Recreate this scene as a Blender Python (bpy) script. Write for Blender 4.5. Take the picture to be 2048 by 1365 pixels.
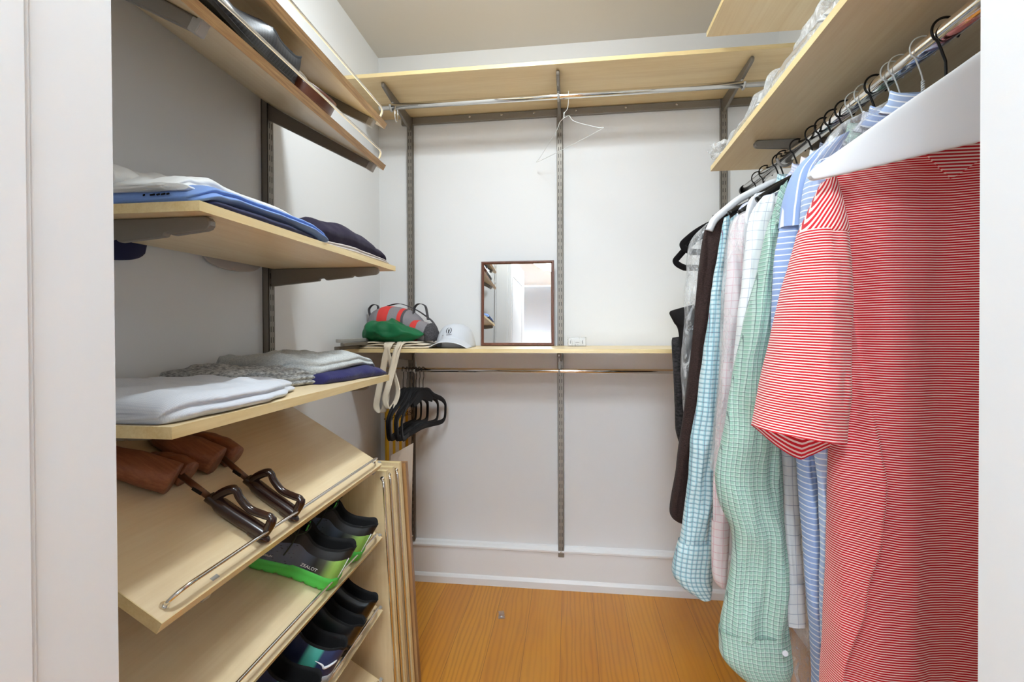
import bpy, math, random
from mathutils import Vector, Matrix, noise
random.seed(7)
for o in list(bpy.data.objects): bpy.data.objects.remove(o)
C = bpy.context.scene.collection
PI = math.pi
# ------------------------------------------------------------------ camera
F, YAW, PITCH, ROLL, ZC, SH = 944., math.atan(116/944.), math.radians(-0.5), math.radians(0.25), 1.2, -18.
def cam_axes():
    cy, sy = math.cos(YAW), math.sin(YAW)
    fw = Vector((-sy*math.cos(PITCH), cy*math.cos(PITCH), math.sin(PITCH)))
    r = Vector((cy, sy, 0)); u = r.cross(fw)
    return r*math.cos(ROLL)-u*math.sin(ROLL), r*math.sin(ROLL)+u*math.cos(ROLL), fw
CR, CU, CF = cam_axes()
O = Vector((0, 0, ZC))
cd = bpy.data.cameras.new('camera'); cam = bpy.data.objects.new('camera', cd); C.objects.link(cam)
m = Matrix.Identity(4)
for i in range(3):
    m[i][0] = CR[i]; m[i][1] = CU[i]; m[i][2] = -CF[i]; m[i][3] = O[i]
cam.matrix_world = m
cd.sensor_width = 36; cd.lens = F/2048*36; cd.shift_y = SH/2048; cd.clip_start = .01
bpy.context.scene.camera = cam
def ray(x, y): return CR*((x-1024)/F) + CU*(-(y-682.5-SH)/F) + CF
def at(x, y, X=None, Y=None, Z=None):            # a point of the room from where it is seen in the photo and one known coordinate
    d = ray(x, y)
    t = X/d.x if X is not None else Y/d.y if Y is not None else (Z-ZC)/d.z
    return O + d*t
# ------------------------------------------------------------------ light
sc = bpy.context.scene
w = bpy.data.worlds.new('world'); sc.world = w; w.use_nodes = True
w.node_tree.nodes['Background'].inputs[0].default_value = (.9, .95, 1, 1)
w.node_tree.nodes['Background'].inputs[1].default_value = .6
def area(name, loc, rot, sx, sy, power, col, shape='RECTANGLE', spread=180):
    l = bpy.data.lights.new(name, 'AREA'); l.shape = shape; l.size = sx; l.size_y = sy; l.energy = power; l.color = col
    l.spread = math.radians(spread)
    o = bpy.data.objects.new(name, l); C.objects.link(o); o.location = loc; o.rotation_euler = rot; return o
l = bpy.data.lights.new('closet_ceiling_lamp', 'POINT'); l.energy = 8; l.shadow_soft_size = .06; l.color = (.85, .945, 1.0)
lo = bpy.data.objects.new('closet_ceiling_lamp', l); C.objects.link(lo); lo.location = (-.17, 1.22, 2.36)
area('closet_ceiling_lamp_bowl', (-.17, 1.22, 2.42), (0, 0, 0), .13, .13, 4.4, (.85, .945, 1), 'DISK')
area('bedroom_low_fill', (-.8, -3.45, .83), (math.radians(94), 0, PI), 2.2, 1.0, 450, (.79, .895, 1))  # added fill from behind the camera, kept low so the mirror misses it
area('doorway_fill', (-.06, -.62, 2.36), (math.radians(38), 0, 0), .7, .7, 23, (.80, .92, 1), 'DISK')  # added fill tilted through the doorway onto the clothes, no fixture behind it
sc.view_settings.view_transform = 'Standard'; sc.view_settings.look = 'None'
sc.view_settings.exposure = 0.76; sc.view_settings.gamma = 1; sc.view_settings.use_curve_mapping = False
# ------------------------------------------------------------------ tags
def tag(o, label, cat, group=None):
    o['label'] = label; o['category'] = cat
    if group: o['group'] = group
    return o
def thing(name, label, cat, loc=(0, 0, 0), rz=0, group=None):
    o = bpy.data.objects.new(name, None); C.objects.link(o); o.empty_display_size = .05
    o.location = loc; o.rotation_euler = (0, 0, rz); return tag(o, label, cat, group)
def structure(o): o['kind'] = 'structure'; return o
# ------------------------------------------------------------------ mesh builder
class MB:
    def __init__(s): s.v = []; s.f = []; s.mi = []; s.uv = []; s.smooth = []
    def add(s, vs, fs, mi=0, uvs=None, smooth=False):
        b = len(s.v); s.v += [tuple(p) for p in vs]
        s.uv += list(uvs) if uvs else [(p[0], p[2]) for p in vs]
        for f in fs: s.f.append([b+i for i in f]); s.mi.append(mi); s.smooth.append(smooth)
        return s
    def hexa(s, p, mi=0):   # 8 corners: bottom loop 0-3 ccw from above, top loop 4-7
        return s.add(p, [(3,2,1,0),(4,5,6,7),(0,1,5,4),(1,2,6,5),(2,3,7,6),(3,0,4,7)], mi)
    def box(s, x0, x1, y0, y1, z0, z1, mi=0):
        return s.hexa([(x0,y0,z0),(x1,y0,z0),(x1,y1,z0),(x0,y1,z0),(x0,y0,z1),(x1,y0,z1),(x1,y1,z1),(x0,y1,z1)], mi)
    def prism(s, poly, a, b, mi=0):  # poly of points, extruded between offsets a and b (vectors)
        a = Vector(a); b = Vector(b); n = len(poly); P = [Vector(p) for p in poly]
        return s.add([p+a for p in P]+[p+b for p in P], [tuple(range(n))[::-1], tuple(range(n, 2*n))]+[(i,(i+1)%n,n+(i+1)%n,n+i) for i in range(n)], mi)
    def grid(s, fn, nu, nv, mi=0, closeu=False, uvf=None, smooth=True, flip=False, caps=False, mif=None):
        vs = []; uvs = []
        for j in range(nv+1):
            for i in range(nu if closeu else nu+1):
                vs.append(fn(i/nu, j/nv)); uvs.append(uvf(i/nu, j/nv) if uvf else (i/nu, j/nv))
        W = nu if closeu else nu+1
        b = len(s.v); s.v += [tuple(p) for p in vs]; s.uv += uvs
        for j in range(nv):
            for i in range(nu):
                i2 = (i+1) % W if closeu else i+1
                f = [b+j*W+i, b+j*W+i2, b+(j+1)*W+i2, b+(j+1)*W+i]
                if flip: f.reverse()
                s.f.append(f); s.mi.append(mif(i/nu, j/nv) if mif else mi); s.smooth.append(smooth)
        if caps and closeu:
            for j in (0, nv):
                f = [b+j*W+i for i in range(W)]
                if (j == 0) != flip: f.reverse()
                s.f.append(f); s.mi.append(mi); s.smooth.append(smooth)
        return s
    def tube(s, path, r, n=10, mi=0, closed=False, flat=None, caps=True):
        P = [Vector(p) for p in path]; N = len(P)
        R = r if isinstance(r, (list, tuple)) else [r]*N
        T = []
        for i in range(N):
            a = P[(i-1) % N] if closed or i > 0 else P[i]; b = P[(i+1) % N] if closed or i < N-1 else P[i]
            T.append((b-a).normalized())
        up = Vector((0, 0, 1)) if abs(T[0].z) < .9 else Vector((1, 0, 0))
        u = T[0].cross(up).normalized(); vs = []; uvs = []; L = 0
        for i in range(N):
            u = (u - T[i]*u.dot(T[i])).normalized(); v = T[i].cross(u)
            if i: L += (P[i]-P[i-1]).length
            for k in range(n):
                a = 2*PI*k/n; o = u*math.cos(a)*R[i]+v*math.sin(a)*R[i]
                if flat: ax = Vector(flat[0]); o -= ax*o.dot(ax)*(1-flat[1])
                vs.append(P[i]+o); uvs.append((k/n*2*PI*R[i], L))
        fs = []
        for i in range(N if closed else N-1):
            for k in range(n):
                fs.append((i*n+k, i*n+(k+1) % n, ((i+1) % N)*n+(k+1) % n, ((i+1) % N)*n+k))
        if caps and not closed: fs += [tuple(range(n))[::-1], tuple((N-1)*n+k for k in range(n))]
        return s.add(vs, fs, mi, uvs, True)
    def lathe(s, prof, c, n=24, mi=0, axis='z'):
        c = Vector(c); vs = []; m_ = len(prof)
        for (r, h) in prof:
            for k in range(n):
                a = 2*PI*k/n; x, y = r*math.cos(a), r*math.sin(a)
                vs.append(c+(Vector((x, y, h)) if axis == 'z' else Vector((h, x, y)) if axis == 'x' else Vector((x, h, y))))
        fs = [(j*n+k, j*n+(k+1) % n, (j+1)*n+(k+1) % n, (j+1)*n+k) for j in range(m_-1) for k in range(n)]
        fs += [tuple(range(n)), tuple((m_-1)*n+k for k in range(n))[::-1]]
        return s.add(vs, fs, mi, None, True)
    def build(s, name, mats, parent=None, bevel=0, subsurf=0, solid=0, seg=2):
        me = bpy.data.meshes.new(name); me.from_pydata(s.v, [], s.f); me.validate()
        for mt in (mats if isinstance(mats, (list, tuple)) else [mats]): me.materials.append(mt)
        if len(me.polygons) == len(s.f):
            me.polygons.foreach_set('material_index', s.mi); me.polygons.foreach_set('use_smooth', s.smooth)
        ul = me.uv_layers.new(name='UVMap')
        for l in me.loops: ul.data[l.index].uv = s.uv[l.vertex_index]
        o = bpy.data.objects.new(name, me); C.objects.link(o)
        if parent: o.parent = parent
        if bevel:
            b = o.modifiers.new('bevel', 'BEVEL'); b.width = bevel; b.segments = seg; b.limit_method = 'ANGLE'; b.angle_limit = math.radians(40)
        if solid:
            b = o.modifiers.new('solid', 'SOLIDIFY'); b.thickness = solid; b.offset = 0
        if subsurf:
            b = o.modifiers.new('sub', 'SUBSURF'); b.levels = subsurf; b.render_levels = subsurf
        return o
def copy_thing(o, loc=None, rz=None, label=None, group=None):
    c = o.copy(); C.objects.link(c)
    if loc is not None: c.location = loc
    if rz is not None: c.rotation_euler = (0, 0, rz)
    if label: c['label'] = label
    if group: c['group'] = group
    for ch in list(o.children):
        d = ch.copy(); C.objects.link(d); d.parent = c
        for g in list(ch.children):
            e = g.copy(); C.objects.link(e); e.parent = d
    return c
def cr(pts, n):      # Catmull-Rom through tuples -> n+1 samples
    P = [Vector(p) for p in pts]; out = []
    m_ = len(P)-1
    for i in range(n+1):
        t = i/n*m_; k = min(int(t), m_-1); f = t-k
        p0 = P[max(k-1, 0)]; p1 = P[k]; p2 = P[k+1]; p3 = P[min(k+2, m_)]
        out.append(.5*((2*p1)+(p2-p0)*f+(2*p0-5*p1+4*p2-p3)*f*f+(3*p1-p0-3*p2+p3)*f**3))
    return out
def interp(tab, x):  # smooth piecewise table [(x, y)...]
    if x <= tab[0][0]: return tab[0][1]
    for (a, b), (c, d) in zip(tab, tab[1:]):
        if x <= c:
            f = (x-a)/(c-a); f = f*f*(3-2*f); return b+(d-b)*f
    return tab[-1][1]
def curve(tab, x):   # Catmull-Rom through a table
    if x <= tab[0][0]: return tab[0][1]
    for i in range(len(tab)-1):
        (a, b), (c, d) = tab[i], tab[i+1]
        if x <= c:
            h = c-a; f = (x-a)/h; m0 = (d-tab[max(i-1, 0)][1])/(c-tab[max(i-1, 0)][0])*h; j = min(i+2, len(tab)-1); m1 = (tab[j][1]-b)/(tab[j][0]-a)*h
            return (2*f**3-3*f*f+1)*b+(f**3-2*f*f+f)*m0+(3*f*f-2*f**3)*d+(f**3-f*f)*m1
    return tab[-1][1]
def nz(x, y, z=0): return noise.noise(Vector((x, y, z)))
def fbm(x, y, z=0): return nz(x, y, z)+.5*nz(2*x, 2*y, z+9)+.25*nz(4*x, 4*y, z+17)
def smooth01(t): t = max(0, min(1, t)); return t*t*(3-2*t)
# ------------------------------------------------------------------ materials
def lin(c):
    return tuple(((x/255)/12.92 if x/255 <= .04045 else ((x/255+.055)/1.055)**2.4) for x in c)+(1,)
class NT:
    def __init__(s, name):
        s.m = bpy.data.materials.new(name); s.m.use_nodes = True; s.t = s.m.node_tree; s.p = s.t.nodes['Principled BSDF']
        s.out = s.t.nodes['Material Output']
    def n(s, typ, **k):
        x = s.t.nodes.new(typ)
        for a, b in k.items(): setattr(x, a, b)
        return x
    def l(s, a, b): s.t.links.new(a, b)
    def math(s, op, a, b=None):
        x = s.n('ShaderNodeMath', operation=op)
        for i, q in enumerate((a, b)):
            if q is None: continue
            if isinstance(q, (int, float)): x.inputs[i].default_value = q
            else: s.l(q, x.inputs[i])
        return x.outputs[0]
    def mix(s, f, a, b):
        x = s.n('ShaderNodeMix', data_type='RGBA')
        for i, q in ((0, f), (6, a), (7, b)):
            if isinstance(q, (int, float, tuple)): x.inputs[i].default_value = q
            else: s.l(q, x.inputs[i])
        return x.outputs[2]
    def bump(s, h, strength, dist=.001):
        b = s.n('ShaderNodeBump'); b.inputs['Strength'].default_value = strength; b.inputs['Distance'].default_value = dist
        s.l(h, b.inputs['Height']); s.l(b.outputs[0], s.p.inputs['Normal'])
    def coords(s, kind='Object', scale=(1, 1, 1), rot=(0, 0, 0)):
        tc = s.n('ShaderNodeTexCoord'); mp = s.n('ShaderNodeMapping'); mp.inputs['Scale'].default_value = scale; mp.inputs['Rotation'].default_value = rot
        s.l(tc.outputs[kind], mp.inputs[0]); return mp.outputs[0]
    def noise(s, vec, scale, detail=4, rough=.5, dist=0):
        x = s.n('ShaderNodeTexNoise'); x.inputs['Scale'].default_value = scale; x.inputs['Detail'].default_value = detail
        x.inputs['Roughness'].default_value = rough; x.inputs['Distortion'].default_value = dist
        s.l(vec, x.inputs['Vector']); return x.outputs['Fac']
def plain(name, col, rough=.5, metal=0, bump=0, bscale=200, var=0, spec=None, sheen=0, coat=0):
    t = NT(name); p = t.p; c = lin(col)
    p.inputs['Base Color'].default_value = c; p.inputs['Roughness'].default_value = rough; p.inputs['Metallic'].default_value = metal
    if spec is not None: p.inputs['Specular IOR Level'].default_value = spec
    if sheen: p.inputs['Sheen Weight'].default_value = sheen
    if coat: p.inputs['Coat Weight'].default_value = coat; p.inputs['Coat Roughness'].default_value = .08
    v = t.coords()
    nn = t.noise(v, bscale, 3)
    if bump: t.bump(nn, bump, .0006)
    if var:
        n2 = t.noise(v, bscale*.25, 4)
        t.l(t.mix(n2, tuple(x*(1-var) for x in c[:3])+(1,), tuple(min(1, x*(1+var)) for x in c[:3])+(1,)), p.inputs['Base Color'])
    return t.m
def wood(name, light, dark, axis='Y', rough=.38, scale=1., contrast=(.36, .68), fine=.38):
    t = NT(name); st = {'X': (.9, 9, 9), 'Y': (9, .9, 9), 'Z': (9, 9, .9)}[axis]
    v = t.coords(scale=tuple(q*scale for q in st))
    n1 = t.noise(v, 1.6, 5, .55, 1.2)
    v2 = t.coords(scale=tuple(q*scale*(8 if q > 1 else 2.5) for q in st))
    n2 = t.noise(v2, 2.2, 3, .6, .3)
    f = t.math('ADD', t.math('MULTIPLY', n1, 1-fine), t.math('MULTIPLY', n2, fine))
    r = t.n('ShaderNodeValToRGB'); r.color_ramp.elements[0].position = contrast[0]; r.color_ramp.elements[1].position = contrast[1]
    r.color_ramp.elements[0].color = lin(dark); r.color_ramp.elements[1].color = lin(light)
    t.l(f, r.inputs[0]); t.l(r.outputs[0], t.p.inputs['Base Color']); t.p.inputs['Roughness'].default_value = rough
    t.bump(n2, .12, .0004); return t.m
def fabric(name, base, lines=(), rough=.85, weave=.25, var=.05, sheen=.15, kind='UV', rot=0, vscale=1):
    """lines: (axis 'u'|'v', pitch m, width fraction, offset fraction, colour, strength)"""
    t = NT(name); mp = t.coords(kind, rot=(0, 0, rot)); sp = t.n('ShaderNodeSeparateXYZ'); t.l(mp, sp.inputs[0])
    n2 = t.noise(t.coords(kind), 18*vscale, 4); b = lin(base)
    col = t.mix(n2, tuple(x*(1-var) for x in b[:3])+(1,), tuple(min(1, x*(1+var)) for x in b[:3])+(1,))
    for (ax, pitch, wd, off, c, st) in lines:
        src = sp.outputs[0] if ax == 'u' else sp.outputs[1]
        fr = t.math('FRACT', t.math('ADD', t.math('DIVIDE', src, pitch), off+100))
        mask = t.math('MULTIPLY', t.math('LESS_THAN', fr, wd), st)
        col = t.mix(mask, col, lin(c))
    t.l(col, t.p.inputs['Base Color']); t.p.inputs['Roughness'].default_value = rough; t.p.inputs['Sheen Weight'].default_value = sheen
    t.p.inputs['Specular IOR Level'].default_value = .25
    wv = t.noise(t.coords(kind, scale=(1, 1, 1)), 900, 2); t.bump(wv, weave, .0005); return t.m
def heather(name, a, b, scale=160, rough=.9):
    t = NT(name); v = t.coords(scale=(1, 1, 2.5)); n = t.noise(v, scale, 3, .7)
    r = t.n('ShaderNodeValToRGB'); r.color_ramp.elements[0].position = .35; r.color_ramp.elements[1].position = .65
    r.color_ramp.elements[0].color = lin(a); r.color_ramp.elements[1].color = lin(b); t.l(n, r.inputs[0])
    t.l(r.outputs[0], t.p.inputs['Base Color']); t.p.inputs['Roughness'].default_value = rough; t.p.inputs['Sheen Weight'].default_value = .04
    t.p.inputs['Specular IOR Level'].default_value = .2
    t.bump(n, .3, .0008); return t.m
def film(name, col=(235, 235, 235), body=.12, wr=.35, scale=22):   # clear crinkled plastic
    t = NT(name); v = t.coords(scale=(1, 1, .5)); n = t.noise(v, scale, 5, .65, 1.5)
    p = t.p; p.inputs['Base Color'].default_value = lin(col); p.inputs['Roughness'].default_value = .12
    p.inputs['Coat Weight'].default_value = .5
    t.bump(n, .9, .006)
    r = t.n('ShaderNodeValToRGB'); r.color_ramp.elements[0].position = .5; r.color_ramp.elements[1].position = .72
    r.color_ramp.elements[0].color = (0, 0, 0, 1); r.color_ramp.elements[1].color = (1, 1, 1, 1); t.l(n, r.inputs[0])
    lw = t.n('ShaderNodeLayerWeight'); lw.inputs[0].default_value = .35
    f = t.math('ADD', t.math('MULTIPLY', r.outputs[0], wr), t.math('MULTIPLY', lw.outputs['Facing'], .45))
    f = t.math('MINIMUM', t.math('ADD', f, body), .9)
    tr = t.n('ShaderNodeBsdfTransparent'); mx = t.n('ShaderNodeMixShader')
    t.l(f, mx.inputs[0]); t.l(tr.outputs[0], mx.inputs[1]); t.l(p.outputs[0], mx.inputs[2]); t.l(mx.outputs[0], t.out.inputs[0])
    return t.m
M = {}
M['wall'] = plain('wall_paint', (236, 236, 236), .6, bump=.12, bscale=350)
M['bed_wall'] = plain('bedroom_wall_paint', (206, 213, 221), .6, bump=.12, bscale=350)
M['ceil'] = plain('ceiling_paint', (220, 215, 208), .8, bump=.1, bscale=200)
M['trim'] = plain('trim_paint', (238, 238, 238), .35, bump=.05, bscale=60)
M['maple'] = wood('maple_laminate', (248, 228, 190), (234, 208, 164), 'Y', .36)
M['maple_x'] = wood('maple_laminate_crosswise', (246, 224, 180), (230, 202, 152), 'X', .36)
M['maple_z'] = wood('maple_laminate_upright', (248, 227, 186), (232, 206, 158), 'Z', .36)
M['edge'] = wood('maple_edge_band', (243, 222, 172), (224, 196, 136), 'Y', .3, 1.6)
M['edge_x'] = wood('maple_edge_band_crosswise', (243, 222, 172), (224, 196, 136), 'X', .3, 1.6)
M['walnut_edge'] = wood('brown_wood_edge', (182, 140, 100), (128, 92, 62), 'Z', .4, 1.8)
M['steel'] = plain('taupe_painted_steel', (134, 127, 118), .42, .35, bump=.05, bscale=500, var=.04)
M['slot'] = plain('slot_dark', (52, 48, 42), .8)
M['cap'] = plain('grey_plastic_cap', (168, 165, 160), .35)
M['chrome'] = plain('chrome', (235, 233, 230), .09, 1)
M['black_wire'] = plain('black_lacquered_wire', (26, 24, 22), .35, .5)
M['white_wire'] = plain('white_coated_wire', (225, 228, 226), .35)
M['velvet'] = plain('black_velvet', (20, 17, 18), .95, bump=.5, bscale=900, spec=.1, sheen=.1)
M['white_plastic'] = plain('white_plastic', (232, 233, 236), .4, spec=.4)
M['film'] = film('clear_plastic_film')
M['film2'] = film('clear_plastic_film_crinkled', body=.16, wr=.6, scale=34)
# ------------------------------------------------------------------ room shell
XL, XR, YB, YF, H = -.908, .90, 2.18, .41, 2.497
JL, JR, YO = -.441, .317, .30          # doorway sides, outer wall face
def floor_mat():
    t = NT('fir_plank_floor')
    tc = t.n('ShaderNodeTexCoord'); sp = t.n('ShaderNodeSeparateXYZ'); t.l(tc.outputs['Object'], sp.inputs[0])
    pw = .135
    col_id = t.math('FLOOR', t.math('DIVIDE', t.math('ADD', sp.outputs[0], 10.03), pw))
    wn = t.n('ShaderNodeTexWhiteNoise', noise_dimensions='1D'); t.l(col_id, wn.inputs['W'])
    cv = t.n('ShaderNodeCombineXYZ'); t.l(t.math('ADD', sp.outputs[0], t.math('MULTIPLY', wn.outputs[0], 7)), cv.inputs[0])
    t.l(t.math('MULTIPLY', sp.outputs[1], .12), cv.inputs[1]); t.l(t.math('MULTIPLY', wn.outputs[0], 13), cv.inputs[2])
    n1 = t.noise(cv.outputs[0], 9, 3, .5, 1.0)
    wv = t.n('ShaderNodeTexWave', wave_type='BANDS', bands_direction='X'); wv.inputs['Scale'].default_value = 17; wv.inputs['Distortion'].default_value = 9
    wv.inputs['Detail'].default_value = 3; wv.inputs['Detail Scale'].default_value = 1.1; t.l(cv.outputs[0], wv.inputs['Vector'])
    base = t.mix(wn.outputs[0], lin((208, 138, 34)), lin((190, 114, 22)))
    c1 = t.mix(t.math('MULTIPLY', n1, .8), base, lin((214, 150, 46)))
    g = t.math('MULTIPLY', t.math('MULTIPLY', t.math('POWER', wv.outputs['Fac'], 2.2), .34), t.math('ADD', t.math('FRACT', t.math('MULTIPLY', wn.outputs[0], 7.3)), .15))
    c2 = t.mix(g, c1, lin((150, 82, 20)))
    fr = t.math('FRACT', t.math('DIVIDE', t.math('ADD', sp.outputs[0], 10.03), pw))
    gap = t.math('LESS_THAN', fr, .012)
    c3 = t.mix(t.math('MULTIPLY', gap, .75), c2, lin((110, 62, 22)))
    t.l(c3, t.p.inputs['Base Color']); t.p.inputs['Roughness'].default_value = .3; t.p.inputs['Coat Weight'].default_value = .1
    t.bump(t.math('SUBTRACT', wv.outputs['Fac'], t.math('MULTIPLY', gap, 3)), .12, .0006); return t.m
M['floor'] = floor_mat()
structure(MB().box(-2.6, 2.6, -3.6, 2.4, -.1, 0).build('floor', M['floor']))
structure(MB().box(-2.6, 2.6, -3.6, 2.4, H, H+.1).build('ceiling', M['ceil']))
structure(MB().box(XL-.1, XR+.1, YB, YB+.1, 0, H).build('wall_back', M['wall']))
structure(MB().box(XL-.1, XL, YO, YB, 0, H).build('wall_left', M['wall']))
structure(MB().box(XR, XR+.1, YO, YB, 0, H).build('wall_right', M['wall']))
wf = MB(); wf.box(-2.6, JL, YO, YF, 0, H); wf.box(JR, 2.6, YO, YF, 0, H); wf.box(JL, JR, YO, YF, 2.06, H)
structure(wf.build('wall_front', M['trim']))
structure(MB().box(-2.6, -2.5, -3.6, YO, 0, H).build('wall_bedroom_left', M['bed_wall']))
structure(MB().box(2.5, 2.6, -3.6, YO, 0, H).build('wall_bedroom_right', M['bed_wall']))
wr = MB(); wr.box(-2.5, -1.9, -3.6, -3.5, 0, H); wr.box(.3, 2.5, -3.6, -3.5, 0, H); wr.box(-1.9, .3, -3.6, -3.5, 0, .33); wr.box(-1.9, .3, -3.6, -3.5, 1.33, H)
structure(wr.build('wall_bedroom_rear', M['bed_wall']))
wn = MB()
for x in (-1.9, -.83, .24): wn.box(x, x+.06, -3.58, -3.52, .33, 1.33)
for z in (.33, 1.27): wn.box(-1.9, .3, -3.58, -3.52, z, z+.06)
structure(wn.build('added_window_1', M['trim'], bevel=.004))  # unseen window frame, added low around the bedroom fill light
# door lining: a stop strip and a small bead on the left jamb, casing on the closet side and on the bedroom side
ts = MB(); ts.box(JL, JL+.0035, YO-.005, .3335, 0, 2.06); ts.box(JL, JL+.0015, .3335, .338, 0, 2.06)
structure(ts.build('trim_1', M['trim'], bevel=.0012))
tc = MB()
for (a, b) in ((-.575, -.4615), (.3375, .45)):
    tc.box(a, b, YF, YF+.018, 0, 2.17); tc.box(a+.012 if a < 0 else a+.012, b-.012, YF+.018, YF+.024, 0, 2.17)
tc.box(-.575, .45, YF, YF+.02, 2.08, 2.19)
structure(tc.build('trim_2', M['trim'], bevel=.003))
tc = MB()
tc.box(-.60, -.475, YO-.02, YO, 0, 2.19); tc.box(JR+.03, JR+.15, YO-.02, YO, 0, 2.19); tc.box(-.60, JR+.15, YO-.02, YO, 2.08, 2.19)
structure(tc.build('trim_3', M['trim'], bevel=.003))
dr = MB(); dr.box(-.518, -.478, -.47, .27, .01, 2.05)
for z0, z1 in ((.25, .95), (1.15, 1.9)):
    dr.box(-.478, -.474, -.36, .16, z0, z0+.02); dr.box(-.478, -.474, -.36, .16, z1-.02, z1)
    dr.box(-.478, -.474, -.36, -.34, z0, z1); dr.box(-.478, -.474, .14, .16, z0, z1)
d = structure(dr.build('door_1', M['trim'], bevel=.002))
MB().box(-.4775, -.471, .225, .268, 1.62, 1.72).build('hinge', M['steel'], d, bevel=.002)
MB().lathe([(.026, 0), (.026, .006), (.01, .01), (.01, .04), (.027, .05), (.03, .065), (.02, .075), (.001, .078)], (-.478, -.40, 1.0), axis='x').build('door_knob', M['steel'], d)
_pv = Matrix.Translation((-.478, .27, 0)); d.matrix_world = _pv @ Matrix.Rotation(math.radians(6), 4, 'Z') @ _pv.inverted()
# baseboards: tall face, stepped cap and shoe
def bboard(name, pts_fn):
    prof = [(0, 0), (.026, 0), (.026, .030), (.020, .040), (.016, .044), (.016, .166), (.022, .170), (.022, .178), (.014, .184), (.010, .192), (.003, .196), (0, .196)]
    m_ = MB(); A = [pts_fn(d_, z, 0) for d_, z in prof]; B = [pts_fn(d_, z, 1) for d_, z in prof]; n = len(prof)
    m_.add(A+B, [(i, (i+1) % n, n+(i+1) % n, n+i) for i in range(n)]+[tuple(range(n)), tuple(range(n, 2*n))[::-1]])
    return structure(m_.build(name, M['trim']))
bboard('baseboard_back', lambda d_, z, e: (XL if e == 0 else XR, YB-d_, z))
bboard('baseboard_left', lambda d_, z, e: (XL+d_, YF if e == 0 else YB-.03, z))
bboard('baseboard_right', lambda d_, z, e: (XR-d_, YF if e == 0 else YB-.03, z))
# ceiling lamp of the closet (above the picture)
cl = thing('ceiling_light', 'round flush ceiling lamp with white glass bowl in the middle of the closet ceiling', 'lamp', (-.17, 1.22, H))
MB().lathe([(.13, 0), (.13, -.018), (.11, -.022)], (0, 0, 0), 32).build('base', M['steel'], cl)
# ------------------------------------------------------------------ slotted standards and brackets
def standard(name, x, y, z0, z1, facing, label):
    """slotted upright; facing '-y' on the back wall, '+x' on the left, '-x' on the right wall"""
    m_ = MB(); W, Dp = .0135, .021
    m_.box(-W, W, -Dp, -Dp+.0015, z0, z1); m_.box(-W, -W+.0015, -Dp, 0, z0, z1); m_.box(W-.0015, W, -Dp, 0, z0, z1)
    m_.box(-W, W, -.002, 0, z0, z1)
    z = z0+.03
    while z < z1-.03:
        for s_ in (-1, 1): m_.box(s_*.0052-.0012, s_*.0052+.0012, -Dp-.0003, -Dp+.0005, z, z+.017, 1)
        z += .032
    for z in (z0+.022, z1-.03): m_.lathe([(.0045, 0), (.004, -.0015), (.001, -.002)], (0, -Dp, z), 12, 2, 'y')
    o = m_.build(name, [M['steel'], M['slot'], M['chrome']]); o.location = (x, y, 0)
    o.rotation_euler = (0, 0, {'-y': 0, '+x': PI/2, '-x': -PI/2}[facing])
    return tag(o, label, 'shelf standard', 'slotted wall standards')
st0 = at(826, 1075, Y=YB-.02)
standard('wall_standard', st0.x-.004, YB, .19, 2.195, '-y', 'slotted grey steel standard on the back wall beside the black hangers')
standard('wall_standard', -.0435, YB, .150, 2.195, '-y', 'slotted grey steel standard at the centre of the back wall')
standard('wall_standard', .669, YB, .19, 2.195, '-y', 'slotted grey steel standard on the back wall behind the hanging clothes')
YN, YFR = .675, 1.318                     # standards on the left wall
standard('wall_standard', XL, YN, .20, 2.40, '+x', 'slotted steel standard on the left wall hidden beside the doorway')
standard('wall_standard', XL, YFR, .20, 2.40, '+x', 'slotted steel standard on the left wall between shirts and tilted shoe shelves')
standard('wall_standard', XR, .70, .20, 2.40, '-x', 'slotted steel standard on the right wall near the doorway')
standard('wall_standard', XR, 1.46, .20, 2.40, '-x', 'slotted steel standard on the right wall behind the shirts')
def bracket_mesh(length, h0, h1, tilt=0, lip=False, rod=None, notch=False):
    """local: +x away from the wall, top edge along z=0 (tilted down by tilt)"""
    m_ = MB(); t = .0065; pts = [(0, 0)]
    for k in range(5): a = PI/2-PI*k/5; pts.append((length-h1/2+math.cos(a)*h1/2, -h1/2+math.sin(a)*h1/2))
    pts += [(length-h1/2, -h1)]
    if notch:
        q = lambda f: -h0+(h0-h1)*f
        pts += [(length*.80, q(.80)), (length*.785, q(.785)+.004), (length*.765, q(.765)+.004), (length*.76, q(.76)),
                (length*.52, q(.52)), (length*.50, q(.5)+.007), (length*.46, q(.46)+.007), (length*.455, q(.455))]
    pts += [(0, -h0)]
    ct, st_ = math.cos(tilt), math.sin(tilt)
    P = [Vector((x*ct+z*st_, 0, -x*st_+z*ct)) for x, z in pts]
    m_.prism(P, (0, -t, 0), (0, t, 0))
    return m_, ct, st_
def bracket(parent, x, y, z, side, length, h0=.05, h1=.024, tilt=0, lip=False, notch=False):
    m_, ct, st_ = bracket_mesh(length, h0, h1, tilt, lip, notch=notch)
    o = m_.build('bracket', M['steel'], parent, bevel=.003); o.location = (x, y, z)
    o.rotation_euler = (0, 0, {'+x': 0, '-x': PI, '-y': -PI/2}[side])
    if lip:
        c_ = MB(); f = lambda a, b: Vector((a*ct+b*st_, 0, -a*st_+b*ct))
        c_.prism([f(length-.004, .018), f(length+.006, .018), f(length+.006, -h1-.001), f(length-.012, -h1-.001), f(length-.012, -.001), f(length-.004, -.001)], (0, -.009, 0), (0, .009, 0))
        e = c_.build('end_cap', M['cap'], o, bevel=.002)
    return o
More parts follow.
